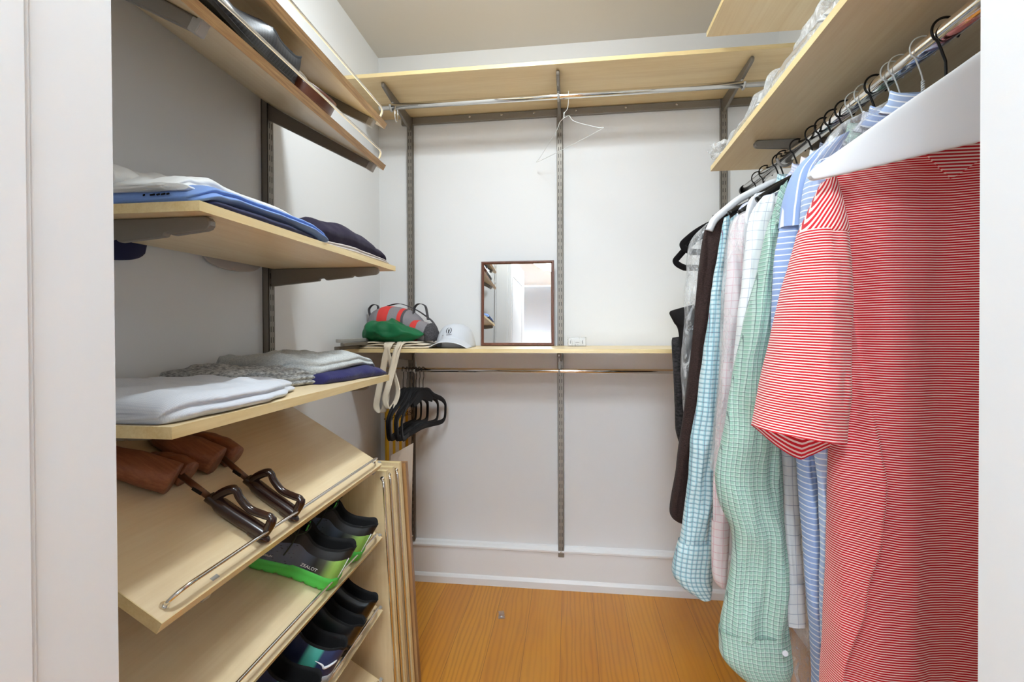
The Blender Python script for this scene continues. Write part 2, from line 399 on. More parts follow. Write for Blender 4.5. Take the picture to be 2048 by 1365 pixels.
# ------------------------------------------------------------------ left wall: flat shelves
WX = XL+.022
def flat_shelf(label, nf, ff, zt, thick, group=None, bl=(.335, .335), bh=(.052, .052)):
    """front edge from near point nf to far point ff (top corners)"""
    t = thing('wall_shelf', label, 'shelf', (WX, (nf.y+ff.y)/2, zt), 0, group)
    o_ = Vector(t.location); back = WX+.004
    def c(x, y, z): return Vector((x, y, z))-o_
    b = MB(); e = .0016
    b.hexa([c(back, nf.y+e, nf.z-thick), c(nf.x-e, nf.y+e, nf.z-thick), c(ff.x-e, ff.y-e, ff.z-thick), c(back, ff.y-e, ff.z-thick),
            c(back, nf.y+e, nf.z), c(nf.x-e, nf.y+e, nf.z), c(ff.x-e, ff.y-e, ff.z), c(back, ff.y-e, ff.z)])
    b.build('board', M['maple'], t)
    fr = MB(); fr.hexa([c(nf.x-e, nf.y, nf.z-thick), c(nf.x, nf.y, nf.z-thick), c(ff.x, ff.y, ff.z-thick), c(ff.x-e, ff.y, ff.z-thick),
                        c(nf.x-e, nf.y, nf.z), c(nf.x, nf.y, nf.z), c(ff.x, ff.y, ff.z), c(ff.x-e, ff.y, ff.z)])
    for p in (nf, ff):
        y0, y1 = (p.y, p.y+e) if p is nf else (p.y-e, p.y)
        fr.hexa([c(back, y0, p.z-thick), c(p.x-e, y0, p.z-thick), c(p.x-e, y1, p.z-thick), c(back, y1, p.z-thick),
                 c(back, y0, p.z), c(p.x-e, y0, p.z), c(p.x-e, y1, p.z), c(back, y1, p.z)])
    fr.build('edge_band', M['edge'], t)
    for y, L_, h_ in zip((YN, YFR), bl, bh):
        z = nf.z+(ff.z-nf.z)*(y-nf.y)/(ff.y-nf.y)-thick
        bracket(t, 0, y-o_.y, z-zt-.0005, '+x', L_, h_, .022, notch=True)
    return t
UN, UF = at(399, 401, X=-.543), at(791, 533, X=-.543); UT = .0150
flat_shelf('flat maple wall shelf carrying blue and white folded T-shirts', UN, UF, UN.z, UT, 'flat maple shelves')
LN, LF = at(343.5, 855, X=-.545), at(778.6, 750, X=-.545); LT = .0172
flat_shelf('flat maple wall shelf carrying grey and pale folded shirts', LN, LF, LN.z, LT, 'flat maple shelves', (.235, .30), (.034, .045))
# ------------------------------------------------------------------ tilted shoe shelves
SD = Vector((-.862, 0, .507)).normalized(); NN = Vector((.507, 0, .862)).normalized()
TILT = math.atan2(.507, .862)
def rail_mesh(mb, y0, y1, o_, s0=.020, hgt=.026, r=.0032):
    """chrome toe rail: posts at both ends, bends, long bar. o_ = front top edge point (x,z)"""
    f = Vector((o_[0], 0, o_[1]))
    A = f+SD*s0; top = f+SD*(s0-.006)+NN*hgt
    p = [A+Vector((0, y0, 0)), A+(top-A)*.35+Vector((0, y0, 0)), A+(top-A)*.8+Vector((0, y0+.010, 0)), top+Vector((0, y0+.028, 0)), top+Vector((0, y0+.05, 0))]
    q = [Vector((v.x, y0+y1-v.y, v.z)) for v in p][::-1]
    path = cr([tuple(v) for v in p], 12)+cr([tuple(v) for v in q], 12)
    mb.tube(path, r, 10)
    for y in (y0, y1):
        mb.add(*disc(A+Vector((0, y, 0)), NN, .0065, .002))
def disc(c, n, r, h, k=16):
    n = Vector(n).normalized(); u = n.orthogonal().normalized(); v = n.cross(u); c = Vector(c)
    vs = [c+(u*math.cos(2*PI*i/k)+v*math.sin(2*PI*i/k))*r+n*q for q in (0, h) for i in range(k)]
    return vs, [tuple(range(k))[::-1], tuple(range(k, 2*k))]+[(i, (i+1) % k, k+(i+1) % k, k+i) for i in range(k)]
def shoe_shelf(label, xf, zf, y0, y1, group, depth=.392, thick=.017, ys=(YN, YFR), mat=None):
    t = thing('tilted_shoe_shelf', label, 'shelf', (xf, (y0+y1)/2, zf), 0, group); ym = (y0+y1)/2
    mat = mat or (M['maple'], M['edge'])
    def c(s_, n_, y): return SD*s_+NN*n_+Vector((0, y-ym, 0))
    def slab(mb, s0, s1, n0, n1, ya, yb):
        mb.hexa([c(s1, n0, ya), c(s0, n0, ya), c(s0, n0, yb), c(s1, n0, yb), c(s1, n1, ya), c(s0, n1, ya), c(s0, n1, yb), c(s1, n1, yb)])
    b = MB(); slab(b, .0016, depth, -thick, 0, y0+.0016, y1-.0016); b.build('board', mat[0], t)
    e = MB(); slab(e, 0, .0016, -thick, 0, y0, y1); slab(e, .0016, depth, -thick, 0, y0, y0+.0016); slab(e, .0016, depth, -thick, 0, y1-.0016, y1)
    e.build('edge_band', mat[1], t)
    rm = MB(); rail_mesh(rm, y0-ym+.022, y1-ym-.022, (0, 0)); rm.build('toe_rail', M['chrome'], t)
    for y in ys:
        L = (depth-.012); o = bracket(t, 0, 0, 0, '+x', L, .042, .022, TILT, lip=True)
        bp = SD*(depth-.0)+NN*(-thick-.0008); o.location = (bp.x, y-ym, bp.z)
    return t
G1 = 'tilted shoe shelves with chrome toe rails'
SX = -.545
shoe_shelf('tilted maple shoe shelf holding the wooden shoe trees', SX, .8045, .568, 1.3154, G1)
shoe_shelf('tilted maple shoe shelf holding the green-soled running shoes', SX, .590, .568, 1.3154, G1)
shoe_shelf('tilted maple shoe shelf holding black shoes and navy trainers', SX, .376, .568, 1.3154, G1)
shoe_shelf('lowest tilted maple shoe shelf below the navy trainers', SX, .163, .568, 1.3154, G1)
# upper pair, seen from below; wood tone of their undersides comes from the same laminate
bt = at(772, 341, X=-.545)
M['oak_edge'] = wood('ribbed_edge_band', (214, 178, 124), (164, 124, 78), 'Y', .35, 2.6, (.35, .65), .6)
zf = bt.z+.0145
shoe_shelf('lower of two tilted shoe shelves near the ceiling, carrying woven shoe and belt', -.545, zf, .568, bt.y, G1, mat=(M['maple'], M['oak_edge']))
shoe_shelf('upper of two tilted shoe shelves near the ceiling', -.545, at(773, 256, X=-.545).z+.014, .568, bt.y+.012, G1, mat=(M['maple'], M['oak_edge']))
# ------------------------------------------------------------------ spare boards leaning at the end of the rack
def leaning(label, yt, xt, xb, zt, thick=.017, rail=True, mats=None, w_=.335, group='spare boards leaning on end'):
    t = thing('spare_shelf_board', label, 'board', (xb, yt, 0), 0, group)
    mats = mats or (M['maple_z'], M['edge_z'])
    dx = xt-xb; lean = 0
    def c(s_, n_, z): return Vector((dx*z/zt-s_, n_-lean*(1-z/zt), z))
    b = MB(); e = .0016
    def slab(mb, s0, s1, n0, n1, z0, z1): mb.hexa([c(s1, n0, z0), c(s0, n0, z0), c(s0, n1, z0), c(s1, n1, z0), c(s1, n0, z1), c(s0, n0, z1), c(s0, n1, z1), c(s1, n1, z1)])
    slab(b, e, w_, 0, thick, 0.001, zt-e); b.build('board', mats[0], t)
    eb = MB(); slab(eb, 0, e, 0, thick, .001, zt); slab(eb, e, w_, 0, thick, zt-e, zt); eb.build('edge_band', mats[1], t)
    if rail:
        r = MB(); p = [c(.012, 0, zt-.022), c(.010, -.008, zt-.023), c(.004, -.014, zt-.032), c(.0035, -.016, zt-.05)]
        q = [c(.012, 0, .022), c(.010, -.008, .023), c(.004, -.014, .032), c(.0035, -.016, .05)][::-1]
        r.tube(cr([tuple(v) for v in p], 12)+cr([tuple(v) for v in q], 12), .0032, 10); r.add(*disc(c(.012, 0, zt-.022), (0, -1, 0), .0065, .002)); r.build('toe_rail', M['chrome'], t)
    return t
M['edge_z'] = wood('maple_edge_band_upright', (243, 222, 172), (230, 204, 148), 'Z', .3, 1.2)
M['tan_z'] = wood('tan_board_top', (206, 164, 112), (178, 134, 84), 'Z', .4)
for px, pxb, y, lab in ((772, 797, 1.350, 'spare maple shoe shelf leaning on end, nearest of three with chrome rails'),
                        (785, 810, 1.402, 'spare maple shoe shelf leaning on end, middle of three with chrome rails'),
                        (799, 826, 1.454, 'spare maple shoe shelf leaning on end, third back of those with chrome rails')):
    y += .003; a = at(px, 944, Y=y); b_ = at(pxb, 1365, Y=y); k = (b_.x-a.x)/(a.z-b_.z); leaning(lab, y, a.x, a.x+k*a.z, .772 if y < 1.4 else .768)
a = at(812, 937, Y=1.50); b_ = at(839, 1365, Y=1.50); k = (b_.x-a.x)/(a.z-b_.z)
leaning('spare board with brown wood edge leaning behind the railed shelves', 1.497, a.x, a.x+k*a.z, .757, .019, False, (M['tan_z'], M['walnut_edge']))
# ------------------------------------------------------------------ back wall shelves and rods
TS = thing('wall_shelf', 'long maple shelf high on the back wall above the chrome rod', 'shelf', (0, YB, 2.197), 0, 'back wall shelves')
MB().box(XL+.002, XR-.05, -.380+.0016, -.004, 0, .015).build('board', M['maple_x'], TS)
MB().box(XL+.002, XR-.05, -.380, -.3784, 0, .015).build('edge_band', M['edge_x'], TS)
for x in (st0.x-.004, -.0435, .669): bracket(TS, x, -.021, -.0005, '-y', .325, .062, .02)
MB().box(-.79, XR-.01, -.0175, -.001, -.034, -.002).build('wall_track', M['steel'], TS, bevel=.002)
for x in (-.46, -.31, -.16, .03, .25, .47): MB().lathe([(.005, 0), (.004, -.002), (.001, -.003)], (x, -.018, -.014), 12, 0, 'y').build('track_screw', M['chrome'], TS)
def rod(name, label, p0, p1, r, parent_parts=None, group=None):
    t = thing(name, label, 'clothes rod', tuple((Vector(p0)+Vector(p1))/2), 0, group); o_ = Vector(t.location)
    MB().tube([Vector(p0)-o_, Vector(p1)-o_], r, 28).build('tube', M['chrome'], t)
    return t, o_
rt, ro = rod('clothes_rod', 'chrome clothes rod below the high back shelf, holding one wire hanger', (-.80, 1.93, 2.139), (.80, 1.93, 2.139), .0128)
for x in (st0.x-.004, -.0435, .669):
    h = MB(); q = Vector((x, 1.93, 2.139))-ro
    h.tube(cr([tuple(q+Vector(v)) for v in ((0, .004, .056), (0, .012, .03), (0, .0165, .005), (0, .012, -.012), (0, 0, -.0175), (0, -.013, -.012), (0, -.0175, .002))], 20), .0042, 8, flat=((1, 0, 0), 1.1))
    h.build('rod_hook', M['cap'], rt)
lp = MB(); q = Vector((-.726, 1.93, 2.139))-ro
lp.tube([q+Vector((0, math.sin(a)*.017, -.03+math.cos(a)*.034)) for a in [i*2*PI/24 for i in range(24)]], .0028, 8, closed=True); lp.build('rod_ring', M['chrome'], rt)
MSH = thing('wall_shelf', 'maple shelf at mid height on the back wall with mirror, cap and bags', 'shelf', (0, YB, 1.1035), 0, 'back wall shelves')
MB().box(XL+.002, XR-.05, -.380+.0016, -.0225, 0, .0148).build('board', M['maple_x'], MSH)
MB().box(XL+.002, XR-.05, -.380, -.3784, 0, .0148).build('edge_band', M['edge_x'], MSH)
for x in (st0.x-.004, -.0435, .669): bracket(MSH, x, -.021, -.0005, '-y', .325, .055, .02)
rt2, ro2 = rod('clothes_rod', 'thin chrome clothes rod under the mid-height back shelf with black hangers', (-.80, 1.9, 1.027), (.80, 1.9, 1.027), .0088)
for x in (-.66+.02, -.0435, .669):
    h = MB(); q = Vector((x, 1.9, 1.027))-ro2
    h.tube(cr([tuple(q+Vector(v)) for v in ((0, .002, .062), (0, .009, .03), (0, .0125, .005), (0, .010, -.009), (0, 0, -.0132), (0, -.010, -.008), (0, -.013, .003))], 20), .0036, 8)
    h.build('rod_hook', M['cap'], rt2)
# ------------------------------------------------------------------ right wall shelves and rod
rs = thing('wall_shelf', 'maple shelf on the right wall above the clothes, topped with plastic-wrapped linens', 'shelf', (XR, 1.1, 1.745), 0, 'right wall shelves')
A_, B_ = at(1421, 343, X=.48), at(1695, 0, X=.48); slope_ = (B_.z-A_.z)/(B_.y-A_.y)
def zr(y): return A_.z+slope_*(y-A_.y)
yn, yf = .46, A_.y
def c(x, y, z): return (x-XR, y-1.1, z-1.745)
for nm, x0, x1, mt in (('board', .4816, XR-.006, M['maple']), ('edge_band', .48, .4816, M['edge'])):
    MB().hexa([c(x0, yn, zr(yn)), c(x1, yn, zr(yn)), c(x1, yf, zr(yf)), c(x0, yf, zr(yf)), c(x0, yn, zr(yn)+.017), c(x1, yn, zr(yn)+.017), c(x1, yf, zr(yf)+.017), c(x0, yf, zr(yf)+.017)]).build(nm, mt, rs)
for y in (.70, 1.46): bracket(rs, -.021, y-1.1, zr(y)-1.745-.0005, '-x', .345, .045, .022)
rs2 = thing('wall_shelf', 'maple shelf on the right wall near the ceiling, cropped by the picture top', 'shelf', (XR, 1.1, 2.2), 0, 'right wall shelves')
q1 = at(1413, 74, X=.48)
MB().box(.4816-XR, -.006, .46-1.1, q1.y-1.1, q1.z-2.2, q1.z-2.2+.016).build('board', M['maple'], rs2)
MB().box(.48-XR, .4816-XR, .46-1.1, q1.y-1.1, q1.z-2.2, q1.z-2.2+.016).build('edge_band', M['edge'], rs2)
for y in (.70, 1.46): bracket(rs2, -.021, y-1.1, q1.z-2.2-.0005, '-x', .345, .045, .022)
RX = .62; RA, RB = at(1490, 380, X=RX), at(1905, 55, X=RX)
def rz_(y): return RA.z+(RB.z-RA.z)*(y-RA.y)/(RB.y-RA.y)
rt3, ro3 = rod('clothes_rod', 'thick chrome clothes rod on the right carrying the row of shirts', (RX, .50, rz_(.5)), (RX, 1.775, rz_(1.775)), .0158)
for y in (.70, 1.46):
    h = MB(); q = Vector((RX, y, rz_(y)))-ro3
    h.tube(cr([tuple(q+Vector(v)) for v in ((.0, 0, .045), (.012, 0, .03), (.020, 0, .005), (.016, 0, -.013), (0, 0, -.0205), (-.015, 0, -.014), (-.021, 0, .002))], 20), .004, 8)
    h.build('rod_hook', M['cap'], rt3)
MB().lathe([(.018, 0), (.018, .012), (.012, .016)], Vector((RX, 1.77, rz_(1.77)))-ro3, 24, 0, 'y').build('end_cap', M['black_wire'], rt3)
# ------------------------------------------------------------------ hanging clothes
def child(o, t): o.parent = t; o.location = -Vector(t.location); return o
def hookY(px): return at(px, 380-(px-1490)*.79, X=RX).y
def loft_px(mb, rows, Y, seed=0, fold=.006, n=48, nu=48, mi=0, opening=0, uoff=0, closed_end=True, uvrot=0, ku=9, kv=2.4, sq=.75, peak=.5):
    """flattened tube: every row is (x_left, y_left, x_right, y_right[, half thickness[, depth offset]]) seen at depth Y"""
    R = []
    for r in rows:
        b = r[4] if len(r) > 4 else .045; dy = r[5] if len(r) > 5 else 0
        A = at(r[0], r[1], Y=Y+dy); B = at(r[2], r[3], Y=Y+dy)
        R.append(tuple(A)+tuple(B)+(b,))
    class _V(tuple): pass
    m_ = len(R)-1; S = []; L = [0]
    for i in range(n+1):
        t = i/n*m_; k = min(int(t), m_-1); f = t-k
        p0, p1, p2, p3 = R[max(k-1, 0)], R[k], R[k+1], R[min(k+2, m_)]
        S.append([.5*(2*b+(c-a)*f+(2*a-5*b+4*c-d)*f*f+(3*b-a-3*c+d)*f**3) for a, b, c, d in zip(p0, p1, p2, p3)])
    for i in range(1, n+1):
        a, b = S[i-1], S[i]
        L.append(L[-1]+math.sqrt(sum(((a[q]+a[q+3]-b[q]-b[q+3])/2)**2 for q in range(3))))
    cu, su = math.cos(uvrot), math.sin(uvrot)
    def P(u, v):
        s_ = S[round(v*n)]; A = Vector(s_[:3]); B = Vector(s_[3:6]); b = s_[6]; Cc = (A+B)/2; Hh = (B-A)/2
        th = 2*PI*u; c_, sn = math.cos(th), -math.sin(th)      # sn>0 : far side
        d = fold*fbm(c_*Hh.length*ku*4+seed*3.1, L[round(v*n)]*kv*2.2, seed+(5 if sn > 0 else 0))*2
        yy = (1 if sn > 0 else -1)*abs(sn)**sq*b
        p = Cc+Hh*c_; p.y += yy*(1+.15*fbm(v*4, seed))
        p.y += (-d if sn <= 0 else d)*min(1, abs(sn)*2.5)
        p.x += fold*.45*fbm(L[round(v*n)]*7, seed*1.7, c_)
        if opening and v > .8:
            k = smooth01((v-.8)/.2); p.z -= opening*k*max(0, sn)*max(.0, 1-abs(c_-peak)*.62)
        return p
    def UV(u, v):
        s_ = S[round(v*n)]; w_ = math.sqrt(sum((s_[q]-s_[q+3])**2 for q in range(3)))/2
        a, b = math.cos(2*PI*u)*w_+uoff+(.0 if math.sin(2*PI*u) > 0 else .003), L[round(v*n)]
        return (a*cu-b*su, a*su+b*cu)
    mb.grid(P, nu, n, mi, closeu=True, uvf=UV, flip=True)
    return mb
def body_mesh(mb, Y, xl, xr, ztip, zneck, zhem, b=.045, seed=0, fold=.006, step=None, nu=60, nv=60, bell=0, uvz=0):
    """shirt body: xl(z), xr(z) give its sides; shoulders slope from the neck to the tips"""
    xc = RX
    def P(u, v):
        th = 2*PI*u; c_, sn = math.cos(th), -math.sin(th)
        s_ = c_
        zt = ztip+(zneck-ztip)*max(0, 1-max(0, abs(s_)-.22)/.78)**.85
        z = zt+(zhem-zt)*v; x0, x1 = xl(z), xr(z); x = (x0+x1)/2+(x1-x0)/2*s_
        if v < .02: z += 0
        th_ = b*(smooth01(v*9)*.85+.15)*(abs(sn)**.6)*(1-.2*v)
        d = fold*fbm(x*16+seed, z*2.6, seed)*2*smooth01(v*5)*min(1, abs(sn)*3)
        y = Y+(th_ if sn > 0 else -th_)+(d if sn > 0 else -d)
        if step and sn <= 0: y -= step(x, z)*smooth01(v*6)*min(1, abs(sn)*4)
        return Vector((x, y, z))
    mb.grid(P, nu, nv, closeu=True, uvf=lambda u, v: (P(u, v).x, P(u, v).z+uvz), flip=True)
    return mb
def collar_mesh(mb, Y, z, r=.058, h=.038, tilt=.02):
    def P(u, v):
        a = 2*PI*u; rr = r*(1-.12*v)+(.012 if v < .5 else 0)*(1-v*2)
        return Vector((RX+math.cos(a)*rr, Y+math.sin(a)*rr*.42, z+h*v-tilt*math.sin(-a)*(1 if math.sin(a) < 0 else .2)))
    mb.grid(P, 32, 6, closeu=True, uvf=lambda u, v: (u*2*PI*r, v*h)); return mb
def hook_path(z0=-.10, R=.0215, shaft=0, tipa=-35):
    pts = [(shaft, z0), (shaft, -.054), (shaft-.003, -.040)]
    for a in range(235, tipa-1, -18): pts.append((math.cos(math.radians(a))*R, math.sin(math.radians(a))*R+.004))
    return pts
def wire_hook(t, kind='black', Y=0, rzv=0, zlow=-.10):
    """hook over the thick rod, in the garment's own frame"""
    q = hook_path(zlow); P = [Vector((x, 0, z)) for x, z in q]
    rm = Matrix.Rotation(rzv, 3, 'Z'); P = [rm @ p for p in P]
    m_ = MB()
    if kind == 'black': m_.tube(cr([tuple(p) for p in P], 44), .0021, 8)
    else:
        m_.tube(cr([tuple(p) for p in P[1:]], 44), .00125, 8)
        for ph in (0, PI):
            m_.tube([rm @ Vector((math.cos(i*.9+ph)*.0019, math.sin(i*.9+ph)*.0019, zlow+(-.052-zlow)*i/26)) for i in range(27)], .00125, 6)
    return m_.build('hook', M['black_wire' if kind == 'black' else 'white_wire'], t)
def arms(t, kind, hw=.2, dz=.15, zt=-.10, rzv=0):
    m_ = MB(); rm = Matrix.Rotation(rzv, 3, 'Z'); V = lambda a, z: rm @ Vector((a, 0, z))
    if kind == 'wire':
        m_.tube([V(0, zt), V(hw*.45, zt-dz*.4), V(hw, zt-dz*.93), V(hw*.96, zt-dz), V(-hw*.96, zt-dz), V(-hw, zt-dz*.93), V(-hw*.45, zt-dz*.4)], .00125, 8, closed=True); mt = 'white_wire'
    else:
        p = [(-hw, -dz), (-hw*.7, -dz*.62), (-hw*.3, -dz*.2), (0, 0), (hw*.3, -dz*.2), (hw*.7, -dz*.62), (hw, -dz)]
        m_.tube(cr([tuple(V(a, zt+z)) for a, z in p], 30), .008, 10); mt = 'black_wire' if kind == 'black' else 'white_plastic'
    return m_.build('hanger_arms', M[mt], t)
F_ = {}
red = (204, 22, 36)
F_['polo'] = fabric('red_white_micro_stripe', red, [('v', .0040, .37, 0, (255, 226, 218), 1)], weave=.1, var=.04)
F_['polo_sleeve'] = fabric('red_white_micro_stripe_sleeve', red, [('v', .0044, .43, 0, (250, 226, 216), 1)], weave=.1, var=.04)
F_['polo_yoke'] = fabric('red_white_micro_stripe_shoulder', red, [('v', .0052, .46, 0, (250, 226, 216), 1)], weave=.1, var=.04)
blue = (150, 172, 214)
F_['blue'] = fabric('blue_white_bar_stripe', blue, [('v', .0108, .20, 0, (240, 243, 248), .95), ('v', .0108, .06, .3, (128, 150, 200), .6)])
F_['blue_yoke'] = fabric('blue_white_bar_stripe_shoulder', blue, [('u', .0125, .2, 0, (240, 243, 248), .95)])
F_['blue_pale'] = fabric('pale_blue_white_stripe', (170, 190, 224), [('v', .0108, .22, 0, (244, 246, 250), .95)])
F_['green'] = fabric('green_graph_check', (148, 184, 166), [('u', .0086, .42, .3, (200, 216, 206), .5), ('v', .0086, .42, .3, (200, 216, 206), .5), ('u', .0086, .10, 0, (62, 88, 86), .75), ('v', .0086, .10, 0, (48, 68, 74), .85)])
F_['green_dark'] = F_['green']
F_['teal'] = fabric('teal_white_plaid', (214, 230, 232), [('u', .0128, .42, .1, (126, 190, 202), .6), ('v', .0128, .42, .1, (126, 190, 202), .6), ('u', .0128, .055, .88, (112, 62, 104), .8), ('v', .0128, .065, .88, (110, 50, 96), .85)])
F_['pink'] = fabric('pink_windowpane', (240, 228, 230), [('u', .019, .06, 0, (226, 178, 188), .7), ('v', .019, .07, 0, (224, 168, 180), .8)])
F_['pink_stripe'] = F_['pink']
F_['white_win'] = fabric('white_windowpane', (234, 236, 236), [('u', .021, .05, 0, (166, 172, 188), .7), ('v', .021, .06, 0, (160, 168, 186), .8)])
F_['lilac'] = fabric('lilac_check', (226, 226, 236), [('u', .007, .4, 0, (150, 158, 196), .6), ('v', .007, .4, 0, (150, 158, 196), .6)])
F_['dark_check'] = fabric('charcoal_check', (128, 134, 152), [('u', .0068, .22, 0, (40, 44, 58), .9), ('v', .0068, .22, 0, (40, 44, 58), .9)])
F_['white'] = fabric('plain_white_cotton', (236, 237, 240), [])
F_['grey_stripe'] = fabric('grey_white_stripe', (228, 230, 236), [('u', .009, .3, 0, (150, 158, 178), .8)])
F_['brown'] = heather('dark_brown_tweed', (34, 24, 22), (64, 46, 42), 220)
F_['jean'] = heather('black_denim', (18, 16, 17), (58, 54, 54), 60)
F_['black_cloth'] = plain('black_cloth', (26, 22, 21), .9, bump=.3, bscale=700, spec=.2)
ROWG = 'clothes on the right hand rod'
def garment(name, label, cat, Y, mat, hook='black', rzv=0):
    t = thing(name, label, cat, (RX, Y, rz_(Y)), 0)
    t['group'] = ROWG
    return t
def shirt(label, Y, mat, rows, tip, hook='black', cuff=None, seed=0, body=True, xl=.53, zhem=.70, fold=.006, name='dress_shirt', zneck=None, collar=True, yoke=None, bmat=None, b=.017, ks=.6, cat='shirt', opening=0, n=60):
    thin = lambda rr: [r_[:4]+((r_[4] if len(r_) > 4 else .045)*ks,) for r_ in rr]
    rows = thin(rows); cuff = thin(cuff) if cuff else None
    t = garment(name, label, cat, Y, mat, hook); zt = at(tip[0], tip[1], Y=Y); zr0 = rz_(Y)
    zneck = zneck or zr0-.095
    wire_hook(t, 'black' if hook == 'black' else 'wire', zlow=zneck-zr0+.012)
    arms(t, 'wire' if hook == 'wire' else 'black', min(.2, RX-zt.x-.01), max(.05, zneck-zt.z-.02), zneck-zr0-.004)
    if body:
        x_l = lambda z: zt.x+.012+(xl-zt.x)*smooth01((zt.z-z)/.12)
        child(body_mesh(MB(), Y, x_l, lambda z: min(XR-.03, 2*RX-zt.x), zt.z, zneck, zhem, b, seed, fold).build('body', bmat or mat, None), t)
    if collar: child(collar_mesh(MB(), Y, zneck-.01).build('collar', bmat or mat, None, solid=.0015), t)
    child(loft_px(MB(), rows, Y-.012, seed, fold, n=n, opening=opening).build('sleeve', mat, None), t)
    if yoke: child(loft_px(MB(), yoke[0], Y-.014, seed+3, .003, n=30).build('shoulder_yoke', yoke[1], None), t)
    if cuff:
        co = child(loft_px(MB(), cuff, Y-.014, seed+1, .002, n=24, opening=.012).build('cuff', mat, None), t)
    return t
# 1. red and white striped polo, nearest
YP = hookY(1892)
t = garment('polo_shirt', 'short-sleeved polo shirt with fine red and white stripes, nearest on the rod', 'shirt', YP, None)
wire_hook(t, 'black', zlow=-.11)
bd = [(366, 1652), (470, 1676), (600, 1682), (800, 1676), (900, 1660), (1000, 1657), (1100, 1655), (1250, 1648), (1365, 1642), (1460, 1638)]
tb = sorted([(at(x, y, Y=YP).z, at(x, y, Y=YP).x) for y, x in bd])
sb = [(430, 1712), (560, 1738), (700, 1752), (830, 1767), (960, 1779), (1060, 1768), (1200, 1738), (1365, 1698), (1460, 1680)]
ts_ = sorted([(at(x, y, Y=YP-.05).z, at(x, y, Y=YP-.05).x) for y, x in sb])
def polo_step(x, z):
    xb = interp(ts_, z); d = xb-x; k = smooth01((1.42-z)/.25)
    s_ = smooth01((d+.004)/.012)*max(0, 1-max(0, d)/.085)**1.2 if d > -.012 else 0
    low = smooth01((1.02-z)/.12)
    arm = math.exp(-((x-interp(tb, z)-.022)/.016)**2)*smooth01((z-.98)/.06)*.03
    wave = .010*math.sin((x-.5)*26+z*1.6)*smooth01((x-xb)/.04)
    return s_*(.018+.020*low)*k-arm*k+wave
zt = at(1650, 372, Y=YP)
child(body_mesh(MB(), YP, lambda z: interp(tb, z), lambda z: XR-.03, zt.z+.012, rz_(YP)-.10, .50, .040, 3, .003, polo_step, 200, 160).build('body', F_['polo'], None), t)
child(loft_px(MB(), [(1643, 366, 1672, 350, .006), (1622, 415, 1682, 405, .024), (1600, 466, 1689, 466, .036), (1598, 475, 1688, 475, .03)], YP-.022, 1, .002, n=24, uvrot=math.radians(62)).build('shoulder', F_['polo_yoke'], None), t)
child(loft_px(MB(), [(1600, 464, 1689, 466, .037), (1586, 515, 1693, 515, .046), (1570, 575, 1694, 575, .05), (1546, 680, 1691, 686, .055), (1524, 775, 1687, 790, .056), (1507, 852, 1683, 882, .052)], YP-.024, 2, .003, n=60, nu=72, opening=.060, peak=.45).build('sleeve', F_['polo_sleeve'], None), t)
cm = MB(); k1 = [at(x, y, Y=YP-.062) for x, y in ((1845, 300), (1880, 335), (1904, 358), (1940, 334), (1990, 300), (2040, 262), (2000, 240), (1900, 262))]
cm.prism(k1, (0, 0, 0), (0, .004, 0)); child(cm.build('collar', F_['polo_yoke'], None, bevel=.0015), t)
hm = MB()   # sleeve hem stitching
for i in range(22):
    a = at(1516+i*7.6, 818+i*.75, Y=YP-.083+.00)
# 1b. broad white hanger in front of the polo
t = thing('broad_hanger', 'broad white coat hanger hung in front of the red striped polo shirt', 'hanger', (RX, .78, rz_(.78))); t['group'] = 'hangers on the right hand rod'
def yh(x): return .815-.085*(x-1620)/340
ol = [(1618, 352), (1622, 342), (1640, 327), (1700, 285), (1800, 214), (1900, 145), (1962, 101), (2020, 62), (2100, 20), (2200, 0), (2230, 120), (2150, 190), (2060, 240), (1962, 283), (1860, 307), (1760, 331), (1700, 345), (1650, 357), (1626, 362)]
tp_ = [(1618, 352), (1622, 342), (1640, 327), (1700, 285), (1800, 214), (1900, 145), (1962, 101), (2020, 62), (2100, 20), (2180, -8)]
bt2 = [(1618, 354), (1626, 361), (1650, 357), (1700, 346), (1800, 322), (1900, 298), (1962, 283), (2040, 252), (2120, 205), (2190, 150)]
T_ = cr([tuple(at(x, y, Y=yh(x))) for x, y in tp_], 60); B2 = cr([tuple(at(x, y, Y=yh(x))) for x, y in bt2], 60)
def HP(u, v):
    i = round(v*60); a = 2*PI*u; c_ = (T_[i]+B2[i])/2; h_ = (T_[i]-B2[i])/2
    k = math.copysign(abs(math.cos(a))**.35, math.cos(a)); return c_+h_*k+Vector((0, math.copysign(abs(math.sin(a))**.8, math.sin(a))*.006, 0))
wm = MB().grid(HP, 32, 60, closeu=True, caps=True)
child(wm.build('arms', M['white_plastic'], None), t)
wm = MB(); apex = at(2110, 14, Y=yh(2110)); q = Vector(t.location)
wm.tube(cr([tuple(apex-Vector((0, 0, .02))-q), (apex.x-q.x, apex.y-q.y, -.045)]+[(math.cos(math.radians(a))*.021, (apex.y-q.y)*(1-(235-a)/270), math.sin(math.radians(a))*.021+.003) for a in range(235, -36, -30)], 40), .002, 8)
wm.build('hook', M['black_wire'], t)
